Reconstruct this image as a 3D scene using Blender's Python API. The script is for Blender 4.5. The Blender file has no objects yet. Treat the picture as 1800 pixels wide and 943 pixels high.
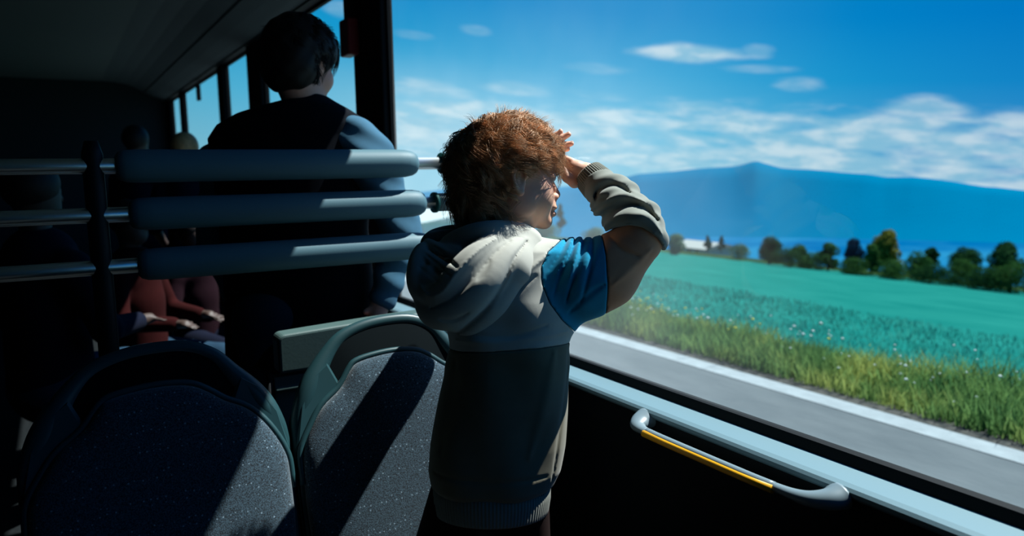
import bpy, math, random
import numpy as np
from mathutils import Vector, Quaternion, Matrix

random.seed(7); RNG = np.random.default_rng(7)
SC = bpy.context.scene; COL = SC.collection
FPX = 1317.0
M = np.array([[0.8553468192443235, 0.08025460988042224, -0.511801735442114],
              [-0.5178233614319868, 0.1028553252159426, -0.8492819016263097],
              [-0.015517253748540176, 0.9914534682311944, 0.12953468712448996]])
CAM = np.array([0, 0, 1.35])           # the eye stands 1.35 m above the bus floor

def C(px, py, t):                       # point in eye-aligned metres
    return np.array([(px - 900) / FPX * t, -(py - 471.5) / FPX * t, -t])
def Wd(c): return np.asarray(c) @ M.T + CAM      # eye-aligned -> bus metres
def toC(x, y, z): return M.T @ (np.array([x, y, z]) - CAM)
def Wp(px, py, t): return Wd(C(px, py, t))

# ------------------------------------------------------------ materials
def lin(r, g, b):
    f = lambda c: (c / 255 / 12.92) if c / 255 <= .04045 else ((c / 255 + .055) / 1.055) ** 2.4
    return (f(r), f(g), f(b), 1)
def mat(name, col, rough=.6, metal=0, spec=.5, bump=None, var=None, sheen=0, sss=0):
    m = bpy.data.materials.new(name); m.use_nodes = True
    nt = m.node_tree; b = nt.nodes['Principled BSDF']
    b.inputs['Base Color'].default_value = col if len(col) == 4 else (*col, 1)
    b.inputs['Roughness'].default_value = rough; b.inputs['Metallic'].default_value = metal
    b.inputs['Specular IOR Level'].default_value = spec
    if sheen: b.inputs['Sheen Weight'].default_value = sheen
    if sss:
        b.inputs['Subsurface Weight'].default_value = sss
        b.inputs['Subsurface Radius'].default_value = (1, .3, .15); b.inputs['Subsurface Scale'].default_value = .006
    tc = nt.nodes.new('ShaderNodeTexCoord')
    if var:                              # (scale, amount)
        n = nt.nodes.new('ShaderNodeTexNoise'); n.inputs['Scale'].default_value = var[0]; n.inputs['Detail'].default_value = 5
        nt.links.new(tc.outputs['Object'], n.inputs['Vector'])
        mp = nt.nodes.new('ShaderNodeMapRange'); mp.inputs[1].default_value = .3; mp.inputs[2].default_value = .7
        mp.inputs[3].default_value = 1 - var[1]; mp.inputs[4].default_value = 1 + var[1]
        nt.links.new(n.outputs[0], mp.inputs[0])
        mx = nt.nodes.new('ShaderNodeVectorMath'); mx.operation = 'SCALE'
        mx.inputs[0].default_value = b.inputs['Base Color'].default_value[:3]
        nt.links.new(mp.outputs[0], mx.inputs['Scale']); nt.links.new(mx.outputs[0], b.inputs['Base Color'])
    if bump:                             # (scale, strength, distance)
        n = nt.nodes.new('ShaderNodeTexNoise'); n.inputs['Scale'].default_value = bump[0]; n.inputs['Detail'].default_value = 4
        nt.links.new(tc.outputs['Object'], n.inputs['Vector'])
        bp = nt.nodes.new('ShaderNodeBump'); bp.inputs['Strength'].default_value = bump[1]; bp.inputs['Distance'].default_value = bump[2]
        nt.links.new(n.outputs[0], bp.inputs['Height']); nt.links.new(bp.outputs[0], b.inputs['Normal'])
    return m

def translucent(m, f):
    nt = m.node_tree; b = nt.nodes['Principled BSDF']; out = nt.nodes['Material Output']
    t = nt.nodes.new('ShaderNodeBsdfTranslucent'); mx = nt.nodes.new('ShaderNodeMixShader'); mx.inputs[0].default_value = f
    bc = b.inputs['Base Color']
    if bc.is_linked: nt.links.new(bc.links[0].from_socket, t.inputs[0])
    else: t.inputs[0].default_value = bc.default_value
    nt.links.new(b.outputs[0], mx.inputs[1]); nt.links.new(t.outputs[0], mx.inputs[2]); nt.links.new(mx.outputs[0], out.inputs[0]); return m
MT = {}
MT['shell_dark'] = mat('shell_dark', (.014, .022, .026), .6, spec=.15, bump=(180, .15, .002))
MT['black'] = mat('black_trim', (.004, .006, .008), .55, spec=.2)
MT['wallpanel'] = mat('wall_panel', (.004, .0065, .008), .6, spec=.1, bump=(90, .12, .002))
MT['ceil'] = mat('ceiling_panel', (.10, .125, .125), .75, spec=.2, bump=(60, .06, .002))
MT['cove'] = mat('cove_panel', (.075, .10, .105), .65, spec=.25, bump=(60, .06, .002))
MT['floor'] = mat('floor_vinyl', (.006, .008, .009), .7, spec=.15, var=(60, .4))
MT['ledge'] = mat('ledge_plastic', (.135, .225, .26), .5, spec=.3, bump=(240, .1, .001))
MT['rubber'] = mat('rubber', (.006, .008, .009), .7, spec=.15)
MT['rubberring'] = mat('green_ring', (.004, .06, .055), .6, spec=.2)
MT['pad'] = mat('pad_foam', (.08, .165, .20), .55, spec=.3, bump=(260, .1, .001))
MT['chrome'] = mat('steel', (.80, .85, .85), .33, 1)
MT['sleeve'] = mat('grey_sleeve', (.25, .31, .33), .45)
MT['post'] = mat('blue_post', (.02, .05, .08), .4)
MT['panel'] = mat('partition_plastic', (.06, .105, .10), .5, spec=.35, bump=(160, .12, .001))
MT['rim'] = mat('seat_rim', (.014, .05, .058), .42, spec=.4)
MT['seatshell'] = mat('seat_shell', (.003, .005, .006), .9, spec=.03)
MT['handle'] = mat('handle_grey', (.16, .22, .245), .4, spec=.5)
MT['yellow'] = mat('handle_yellow', (.95, .45, .008), .45)
MT['red'] = mat('red_box', (.22, .012, .014), .4)
MT['skin'] = mat('skin', (.76, .43, .30), .5, spec=.35, sss=.25, var=(30, .07), bump=(350, .08, .0006))
MT['skin_adult'] = mat('skin_adult', (.62, .31, .225), .55, spec=.3, sss=.1, var=(25, .06))
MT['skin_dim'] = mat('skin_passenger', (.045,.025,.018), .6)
MT['nail'] = mat('nail', (.80, .55, .48), .3)
MT['lip'] = mat('lip', (.55, .19, .15), .45)
MT['eye'] = mat('eye_white', (.7, .7, .68), .2)
MT['hair_boy'] = mat('hair_ginger', (.66, .40, .23), .45, spec=.5, var=(55, .45))
translucent(MT['hair_boy'], .25)
MT['hair_adult'] = mat('hair_dark', (.010, .007, .006), .6, spec=.25, var=(55, .4))
MT['hair_blond'] = mat('hair_blond', (.5, .28, .12), .6, var=(40, .3))
def cloth(n, c, v=.07): return mat(n, c, .95, spec=.1, sheen=.15 if n[:5] == 'sweat' else 0, var=(24, v), bump=(900, .25, .0006))
MT['h_light'] = cloth('sweat_light', (.43, .43, .385))
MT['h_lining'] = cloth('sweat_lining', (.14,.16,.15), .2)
MT['h_olive'] = cloth('sweat_olive', (.15, .135, .09))
MT['h_blue'] = cloth('sweat_blue', (.008, .27, .46))
MT['h_brown'] = cloth('sweat_brown', (.60, .30, .175))
MT['h_grey'] = cloth('sweat_grey', (.23,.245,.215))
MT['h_rib'] = cloth('sweat_rib', (.18,.185,.155))
MT['trouser'] = cloth('trouser_brown', (.016,.008,.007))
MT['vest'] = cloth('vest_dark', (.003, .0045, .008))
MT['shirt'] = cloth('shirt_blue', (.05, .13, .20))
MT['jeans'] = cloth('jeans', (.015, .04, .07))
MT['white'] = cloth('white_cloth', (.16,.18,.19))
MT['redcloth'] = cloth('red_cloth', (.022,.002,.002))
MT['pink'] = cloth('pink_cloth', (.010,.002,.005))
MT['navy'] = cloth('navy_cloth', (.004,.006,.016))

# ------------------------------------------------------------ object helpers
def tag(o, label=None, cat=None, group=None, kind=None):
    for k, v in (('label', label), ('category', cat), ('group', group), ('kind', kind)):
        if v: o[k] = v
    return o
def empty(name, loc, label, cat, group=None):
    o = bpy.data.objects.new(name, None); o.empty_display_size = .1
    COL.objects.link(o); o.location = loc
    return tag(o, label, cat, group)
def wloc(o):
    v = np.zeros(3)
    while o is not None: v += np.array(o.location); o = o.parent
    return v
def mesh_obj(name, verts, faces, m, parent=None, smooth=True, origin=None):
    """verts in bus metres; faces list of tuples or (n,k) array"""
    verts = np.asarray(verts, float)
    base = wloc(parent) if parent is not None else np.zeros(3)
    org = np.zeros(3) if (parent is not None or origin is None) else np.asarray(origin, float)
    v = verts - base - org
    me = bpy.data.meshes.new(name)
    if isinstance(faces, np.ndarray):
        k = faces.shape[1]; n = len(faces)
        me.vertices.add(len(v)); me.vertices.foreach_set('co', v.astype(np.float32).ravel())
        me.loops.add(n * k); me.loops.foreach_set('vertex_index', faces.astype(np.int32).ravel())
        me.polygons.add(n); me.polygons.foreach_set('loop_start', np.arange(0, n * k, k, dtype=np.int32))
        me.update(calc_edges=True)
    else:
        me.from_pydata(v.tolist(), [], [list(f) for f in faces]); me.update()
    me.validate()
    me.polygons.foreach_set('use_smooth', [smooth] * len(me.polygons))
    me.materials.append(m)
    o = bpy.data.objects.new(name, me); COL.objects.link(o)
    if parent is not None: o.parent = parent
    else: o.location = org
    return o
class MB:                                # gathers pieces into one mesh
    def __init__(s): s.v = []; s.f = []
    def add(s, v, f):
        n = len(s.v); s.v += [tuple(p) for p in v]; s.f += [tuple(i + n for i in q) for q in f]; return s
    def box(s, a, b, bev=0):
        (x0, y0, z0), (x1, y1, z1) = a, b
        if bev <= 0:
            v = [(x, y, z) for x in (x0, x1) for y in (y0, y1) for z in (z0, z1)]
            return s.add(v, [(0, 1, 3, 2), (4, 6, 7, 5), (0, 4, 5, 1), (2, 3, 7, 6), (0, 2, 6, 4), (1, 5, 7, 3)])
        import bmesh
        bm = bmesh.new(); bmesh.ops.create_cube(bm, size=1)
        for q in bm.verts: q.co = Vector(((x0 + x1) / 2 + q.co.x * (x1 - x0), (y0 + y1) / 2 + q.co.y * (y1 - y0), (z0 + z1) / 2 + q.co.z * (z1 - z0)))
        bmesh.ops.bevel(bm, geom=list(bm.edges), offset=bev, segments=3, affect='EDGES', profile=.5)
        bm.verts.index_update()
        s.add([q.co[:] for q in bm.verts], [[q.index for q in f.verts] for f in bm.faces]); bm.free(); return s
    def tube(s, pts, rad, seg=16, cap=True, sx=1, sy=1):
        pts = [np.array(p, float) for p in pts]; n = len(pts)
        rads = rad if hasattr(rad, '__len__') else [rad] * n
        up = None; rings = []
        for i, p in enumerate(pts):
            d = pts[min(i + 1, n - 1)] - pts[max(i - 1, 0)]
            L = np.linalg.norm(d); d = d / L if L > 1e-9 else np.array([0, 0, 1.])
            if up is None:
                up = np.array([0, 0, 1.]) if abs(d[2]) < .9 else np.array([1., 0, 0])
            up = up - d * np.dot(up, d); up /= np.linalg.norm(up); sd = np.cross(d, up)
            rings.append([p + (up * math.cos(a) * sy + sd * math.sin(a) * sx) * rads[i] for a in np.linspace(0, 2 * math.pi, seg, endpoint=False)])
        v = [q for r in rings for q in r]; f = []
        for i in range(n - 1):
            for j in range(seg):
                k = (j + 1) % seg; f.append((i * seg + j, i * seg + k, (i + 1) * seg + k, (i + 1) * seg + j))
        if cap: f.append(tuple(range(seg))[::-1]); f.append(tuple((n - 1) * seg + j for j in range(seg)))
        return s.add(v, f)
    def prism(s, prof, axis, a, b):      # closed profile in the plane normal to axis
        n = len(prof); v = []
        for t in (a, b):
            for p, q in prof:
                v.append((p, t, q) if axis == 'y' else (t, p, q) if axis == 'x' else (p, q, t))
        f = [(i, (i + 1) % n, n + (i + 1) % n, n + i) for i in range(n)] + [tuple(range(n))[::-1], tuple(range(n, 2 * n))]
        return s.add(v, f)
    def build(s, name, m, parent=None, smooth=False, origin=None):
        return mesh_obj(name, s.v, s.f, m, parent, smooth, origin)
def spline(pts, n=8):
    P = [np.array(p, float) for p in pts]; P = [2 * P[0] - P[1]] + P + [2 * P[-1] - P[-2]]; out = []
    for i in range(1, len(P) - 2):
        for t in np.linspace(0, 1, n, endpoint=False):
            a, b, c, d = P[i - 1:i + 3]
            out.append(.5 * ((2 * b) + (c - a) * t + (2 * a - 5 * b + 4 * c - d) * t * t + (3 * b - a - 3 * c + d) * t ** 3))
    out.append(P[-2]); return out

# ------------------------------------------------------------ distance-field modeller (bodies, cloth)
class Field:
    def __init__(s, lo, hi, h):
        s.lo = np.asarray(lo, float); s.h = h
        s.n = np.ceil((np.asarray(hi) - s.lo) / h).astype(int) + 1
        s.v = np.full(s.n, .5, np.float32)
        s.ax = [(s.lo[i] + np.arange(s.n[i]) * h).astype(np.float32) for i in range(3)]
    def _sl(s, lo, hi):
        a = np.clip(np.floor((np.asarray(lo) - s.lo) / s.h).astype(int), 0, s.n); b = np.clip(np.ceil((np.asarray(hi) - s.lo) / s.h).astype(int) + 1, 0, s.n)
        sl = tuple(slice(a[i], b[i]) for i in range(3))
        X = s.ax[0][sl[0]][:, None, None]; Y = s.ax[1][sl[1]][None, :, None]; Z = s.ax[2][sl[2]][None, None, :]
        return sl, X, Y, Z
    def _comb(s, sl, d, k, sub=False):
        v = s.v[sl]
        if v.size == 0: return
        if sub:
            d = -d
            if k <= 0: s.v[sl] = np.maximum(v, d); return
            h = np.clip(.5 - .5 * (v - d) / k, 0, 1); s.v[sl] = v + (d - v) * h + k * h * (1 - h)
        else:
            if k <= 0: s.v[sl] = np.minimum(v, d); return
            h = np.clip(.5 + .5 * (v - d) / k, 0, 1); s.v[sl] = v + (d - v) * h - k * h * (1 - h)
    def cone(s, a, b, ra, rb, k=.01, sub=False):
        a = np.asarray(a, float); b = np.asarray(b, float); m = max(ra, rb) + k * 1.5 + 3 * s.h
        sl, X, Y, Z = s._sl(np.minimum(a, b) - m, np.maximum(a, b) + m)
        d = b - a; L = float(d @ d) + 1e-12
        t = np.clip(((X - a[0]) * d[0] + (Y - a[1]) * d[1] + (Z - a[2]) * d[2]) / L, 0, 1)
        dd = np.sqrt((X - a[0] - t * d[0]) ** 2 + (Y - a[1] - t * d[1]) ** 2 + (Z - a[2] - t * d[2]) ** 2) - (ra + (rb - ra) * t)
        s._comb(sl, dd, k, sub)
    def chain(s, pts, rs, k=.01, sub=False):
        for i in range(len(pts) - 1): s.cone(pts[i], pts[i + 1], rs[i], rs[i + 1], k, sub)
    def ell(s, c, r, k=.01, R=None, sub=False):
        c = np.asarray(c, float); r = np.asarray(r, float); m = max(r) + k * 1.5 + 3 * s.h
        sl, X, Y, Z = s._sl(c - m, c + m)
        x, y, z = X - c[0], Y - c[1], Z - c[2]
        if R is not None:                # columns of R are the ellipsoid's axes
            x, y, z = (x * R[0, i] + y * R[1, i] + z * R[2, i] for i in range(3))
        k0 = np.sqrt((x / r[0]) ** 2 + (y / r[1]) ** 2 + (z / r[2]) ** 2)
        k1 = np.sqrt((x / r[0] ** 2) ** 2 + (y / r[1] ** 2) ** 2 + (z / r[2] ** 2) ** 2) + 1e-9
        s._comb(sl, k0 * (k0 - 1) / k1, k, sub)
    def stack(s, ys, L, R, D, cz, k=.02, p=2.3):    # elliptic slices along the vertical; L/R edges, D half depth, cz centre depth
        ys, L, R, D, cz = map(np.asarray, (ys, L, R, D, cz))
        o = np.argsort(ys); ys, L, R, D, cz = ys[o], L[o], R[o], D[o], cz[o]
        sl, X, Y, Z = s._sl((L.min() - .03, ys[0] - .04, (cz - D).min() - .03), (R.max() + .03, ys[-1] + .04, (cz + D).max() + .03))
        yy = np.clip(Y, ys[0], ys[-1])
        l, r, dd, c = (np.interp(yy, ys, q) for q in (L, R, D, cz))
        a = (r - l) / 2; u = (X - (l + r) / 2) / a; w = (Z - c) / dd
        q = (np.abs(u) ** p + np.abs(w) ** p) ** (1 / p)
        d = (q - 1) * np.minimum(a, dd)
        d = np.maximum(d, np.maximum(ys[0] - Y, Y - ys[-1]))
        s._comb(sl, d.astype(np.float32), k)
    def crease(s, pts, t, A, w, n=6):
        """carve (A>0) or raise (A<0) a fold along a curve drawn across the garment"""
        q = np.array(spline([C(p[0], p[1], t) for p in pts], n))[:, :2]; m = w * 2.6
        lo = [*(q.min(0) - m), s.lo[2]]; hi = [*(q.max(0) + m), s.ax[2][-1]]
        sl, X, Y, Z = s._sl(lo, hi); X = X[:, :, 0]; Y = Y[:, :, 0]; best = np.full((X + Y).shape, 9., np.float32); L = len(q) - 1
        for i in range(L):
            a, b = q[i], q[i + 1]; d = b - a; u = np.clip(((X - a[0]) * d[0] + (Y - a[1]) * d[1]) / (d @ d + 1e-12), 0, 1)
            dd = np.sqrt((X - a[0] - u * d[0]) ** 2 + (Y - a[1] - u * d[1]) ** 2); k = (i + u) / L; f = np.sin(np.pi * np.clip(k, .04, .96)) ** .5
            best = np.minimum(best, dd / np.maximum(f, .25))
        s.v[sl] += (A * np.exp(-(best / w) ** 2))[:, :, None].astype(np.float32)
    def full(s): return s.ax[0][:, None, None], s.ax[1][None, :, None], s.ax[2][None, None, :]
    def copy(s):
        o = object.__new__(Field); o.lo, o.h, o.n, o.ax = s.lo, s.h, s.n, s.ax; o.v = s.v.copy(); return o
    def net(s):
        v = s.v; b = v < 0; n = s.n
        cnt = np.zeros(n - 1, np.int8)
        for i in (0, 1):
            for j in (0, 1):
                for k in (0, 1): cnt += b[i:n[0] - 1 + i, j:n[1] - 1 + j, k:n[2] - 1 + k]
        idx = np.argwhere((cnt > 0) & (cnt < 8))
        ids = np.full(n - 1, -1, np.int32); ids[tuple(idx.T)] = np.arange(len(idx))
        acc = np.zeros((len(idx), 3)); w = np.zeros(len(idx))
        cor = [(i, j, k) for i in (0, 1) for j in (0, 1) for k in (0, 1)]
        cv = {c: v[idx[:, 0] + c[0], idx[:, 1] + c[1], idx[:, 2] + c[2]].astype(float) for c in cor}
        for c in cor:
            for a in range(3):
                if c[a] == 0:
                    e = list(c); e[a] = 1; e = tuple(e); p, q = cv[c], cv[e]; m = (p < 0) != (q < 0)
                    t = np.where(m, p / np.where(m, p - q, 1), 0)
                    pt = np.tile(np.array(c, float), (len(idx), 1)); pt[:, a] += t
                    acc += pt * m[:, None]; w += m
        V = s.lo + (idx + acc / w[:, None]) * s.h
        F = []
        for a in range(3):
            o1, o2 = [(1, 2), (2, 0), (0, 1)][a]
            A = [slice(None)] * 3; B = [slice(None)] * 3; A[a] = slice(0, n[a] - 1); B[a] = slice(1, n[a])
            m = b[tuple(A)] != b[tuple(B)]; e = np.argwhere(m)
            e = e[(e[:, o1] > 0) & (e[:, o2] > 0) & (e[:, o1] < n[o1] - 1) & (e[:, o2] < n[o2] - 1)]
            ins = b[tuple(e.T)]
            q = []
            for s1, s2 in ((1, 1), (0, 1), (0, 0), (1, 0)):
                g = e.copy(); g[:, o1] -= s1; g[:, o2] -= s2; q.append(ids[tuple(g.T)])
            q = np.stack(q, 1); q[~ins] = q[~ins][:, ::-1]; F.append(q)
        return V, np.concatenate(F)
    def build(s, name, m, parent, space='eye', relax=1):
        V, F = s.net()
        F = F[(F >= 0).all(1)]
        for _ in range(relax):
            sm = np.zeros_like(V); c = np.zeros(len(V))
            for i in range(4):
                j = (i + 1) % 4
                np.add.at(sm, F[:, i], V[F[:, j]]); np.add.at(c, F[:, i], 1)
                np.add.at(sm, F[:, j], V[F[:, i]]); np.add.at(c, F[:, j], 1)
            V = V * .5 + .5 * sm / np.maximum(c, 1)[:, None]
        return mesh_obj(name, Wd(V) if space == 'eye' else V, F.astype(np.int32), m, parent)

# ============================================================ CAMERA, SUN, SKY
cam = bpy.data.cameras.new('camera'); co = bpy.data.objects.new('camera', cam); COL.objects.link(co)
cam.sensor_width = 36; cam.lens = FPX / 1800 * 36; cam.clip_end = 30000; cam.clip_start = .02
co.matrix_world = Matrix([[*M[0], CAM[0]], [*M[1], CAM[1]], [*M[2], CAM[2]], [0, 0, 0, 1]])
cam.dof.use_dof = True; cam.dof.focus_distance = 1.46; cam.dof.aperture_fstop = 3.2
SC.camera = co
S = Vector((.555, -.06, .83)).normalized()
sl = bpy.data.lights.new('sun', 'SUN'); sl.energy = 10.0; sl.angle = math.radians(.55); sl.color = (.97, 1, .98)
so = bpy.data.objects.new('sun', sl); COL.objects.link(so); so.rotation_euler = S.to_track_quat('Z', 'Y').to_euler(); so.location = (30, -10, 50)

def world():
    w = bpy.data.worlds.new('sky'); SC.world = w; w.use_nodes = True; nt = w.node_tree; nt.nodes.clear()
    N = lambda t: nt.nodes.new(t); L = nt.links.new
    def val(x): return x
    def m(op, a, b=None, c=None):
        n = N('ShaderNodeMath'); n.operation = op
        for i, q in enumerate((a, b, c)):
            if q is None: continue
            if isinstance(q, (int, float)): n.inputs[i].default_value = q
            else: L(q, n.inputs[i])
        return n.outputs[0]
    def sstep(x, a, b):
        n = N('ShaderNodeMapRange'); n.interpolation_type = 'SMOOTHSTEP'; L(x, n.inputs[0])
        n.inputs[1].default_value = a; n.inputs[2].default_value = b; return n.outputs[0]
    def mix(f, a, b):
        n = N('ShaderNodeMix'); n.data_type = 'RGBA'
        if isinstance(f, (int, float)): n.inputs[0].default_value = f
        else: L(f, n.inputs[0])
        for i, q in ((6, a), (7, b)):
            if isinstance(q, tuple): n.inputs[i].default_value = q
            else: L(q, n.inputs[i])
        return n.outputs[2]
    tc = N('ShaderNodeTexCoord'); sp = N('ShaderNodeSeparateXYZ'); L(tc.outputs['Generated'], sp.inputs[0])
    x, y, z = sp.outputs
    el = m('ADD', z, m('MULTIPLY', x, .124))
    az = m('ARCTAN2', x, y)
    r = N('ShaderNodeValToRGB'); L(m('MULTIPLY', m('ADD', el, .1), 1.6), r.inputs[0]); cr = r.color_ramp
    stops = [(-.1, (.02, .12, .16, 1)), (0, lin(150, 205, 222)), (.07, lin(118, 194, 222)), (.13, lin(84, 184, 222)), (.20, lin(30, 162, 214)), (.27, lin(2, 142, 206)), (.5, lin(0, 115, 190))]
    cr.elements[0].position = 0; cr.elements[0].color = stops[0][1]
    cr.elements[1].position = min(1, (.5 + .1) * 1.6); cr.elements[1].color = stops[-1][1]
    for e, c in stops[1:-1]:
        q = cr.elements.new((e + .1) * 1.6); q.color = c
    deep = sstep(az, .70, 1.25)
    col = mix(m('MULTIPLY', deep, .6), r.outputs[0], lin(0, 100, 188))
    hz = m('MULTIPLY', m('SUBTRACT', 1, sstep(az, .45, .85)), m('SUBTRACT', 1, sstep(el, .10, .22)))
    col = mix(m('MULTIPLY', m('MULTIPLY', hz, sstep(az, .2, .36)), .6), col, lin(150, 208, 232))
    # clouds
    def noise(sa, se, sc, det=5, ro=.55, off=0, dist=0):
        cb = N('ShaderNodeCombineXYZ'); L(m('MULTIPLY', az, sa), cb.inputs[0]); L(m('MULTIPLY', el, se), cb.inputs[1]); cb.inputs[2].default_value = off
        n = N('ShaderNodeTexNoise'); n.inputs['Scale'].default_value = sc; n.inputs['Detail'].default_value = det
        n.inputs['Roughness'].default_value = ro; n.inputs['Distortion'].default_value = dist; L(cb.outputs[0], n.inputs['Vector']); return n.outputs[0]
    n1 = noise(6, 22, 1.6, 6, .55, 3.3, .3)
    n2 = noise(10, 60, 1.5, 4, .5, 8.1)
    band = m('MULTIPLY', m('MULTIPLY', sstep(az, .26, .42), sstep(el, .045, .085)), m('SUBTRACT', 1, sstep(el, .150, .188)))
    rightish = sstep(az, .50, .72)
    thr = m('SUBTRACT', .70, m('ADD', m('MULTIPLY', band, .22), m('MULTIPLY', m('MULTIPLY', band, rightish), .07)))
    d = m('SUBTRACT', m('ADD', m('MULTIPLY', n1, .72), m('MULTIPLY', n2, .28)), thr)
    dens = m('MULTIPLY', sstep(d, -.10, .13), m('MULTIPLY', band, .72))
    def puff(a0, e0, ra, re, s):
        u = m('DIVIDE', m('SUBTRACT', az, a0), ra); v = m('DIVIDE', m('SUBTRACT', el, e0), re)
        q = m('SQRT', m('ADD', m('MULTIPLY', u, u), m('MULTIPLY', v, v)))
        q = m('ADD', q, m('MULTIPLY', m('SUBTRACT', n2, .5), .9))
        return m('MULTIPLY', m('SUBTRACT', 1, sstep(q, .45, 1.1)), s)
    for a0, e0, ra, re, s in ((.775, .2275, .080, .0125, .75), (.855, .232, .024, .010, .35), (.50, .236, .022, .007, .25), (.905, .195, .035, .010, .3),
                              (.66, .203, .055, .007, .18), (.55, .17, .05, .01, .35), (.86, .212, .05, .006, .22), (1.04, .168, .055, .018, .6), (.42,.222,.03,.006,.15),
                              (.44, .155, .06, .012, .3), (.33, .24, .03, .012, .35)):
        dens = m('MAXIMUM', dens, puff(a0, e0, ra, re, s))
    n3 = noise(9, 30, 2.2, 5, .55, 12.7, .2)
    ccol = mix(sstep(n3, .38, .66), lin(150, 200, 222), lin(222, 236, 240))
    col = mix(dens, col, ccol)
    bg = N('ShaderNodeBackground'); L(col, bg.inputs[0]); bg.inputs[1].default_value = 1.0
    out = N('ShaderNodeOutputWorld'); L(bg.outputs[0], out.inputs[0])
world()
vs = SC.view_settings; vs.view_transform = 'Standard'; vs.look = 'None'; vs.gamma = 1; vs.use_curve_mapping = False; vs.exposure = 0

# ============================================================ BUS SHELL
def struct(name, mb, m, **k):
    o = mb.build(name, m, **k); o['kind'] = 'structure'; return o
XG = 1.165; Y0, Y1 = -2.6, 9.25; YW0 = -.9; ZS, ZT = .848, 2.163     # glass plane, ends of the bus, first window, sill and head
struct('floor', MB().box((-1.35, Y0, -.12), (1.2, Y1, 0)), MT['floor'])
struct('ceiling', MB().prism([(-1.35, 2.36), (.50, 2.36), (.50, 2.44), (-1.35, 2.44)], 'y', Y0, Y1), MT['ceil'])
cv = [(.50, 2.36), (.62, 2.352), (.72, 2.335), (.80, 2.31), (.87, 2.275), (.90, 2.262), (.905, 2.250), (.98, 2.215), (1.05, 2.188), (1.10, 2.172)]
cv2 = [(1.18, 2.172), (1.18, 2.44), (.50, 2.44)]
struct('trim_1', MB().prism(cv + cv2, 'y', Y0, Y1), MT['cove'])
struct('wall_left', MB().box((-1.4, Y0, -.1), (-1.3, Y1, 2.4)), MT['shell_dark'])
struct('wall_rear', MB().box((-1.4, Y0 - .1, -.1), (1.2, Y0, 2.4)), MT['shell_dark'])
struct('wall_front', MB().box((-1.4, Y1, -.1), (1.2, Y1 + .1, 2.4)), MT['shell_dark'])
wr = MB().box((1.075, Y0, 0), (1.20, Y1, .812)).box((1.115, Y0, .812), (1.18, YW0, 2.165))
wr.box((1.10, Y0, ZT), (1.18, Y1, 2.19))
pill = [(2.83, 3.148), (4.83, 5.185), (6.02, 6.227), (8.17, 8.30), (9.06, Y1)]
for a, b in pill: wr.box((1.125, a, .812), (1.18, b, 2.165), .008)
struct('wall_right', wr, MT['wallpanel'])
led = [(1.0751, .806), (1.069, .812), (1.069, .819), (1.074, .824), (1.085, .827), (1.149, .8265), (1.1495, .806)]
struct('trim_2', MB().prism(led, 'y', Y0, Y1), MT['ledge'], smooth=False)
struct('trim_3', MB().prism([(1.1495, .79), (1.1495, .829), (1.157, .846), (1.172, .848), (1.172, .79)], 'y', YW0, Y1), MT['rubber'])

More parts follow.
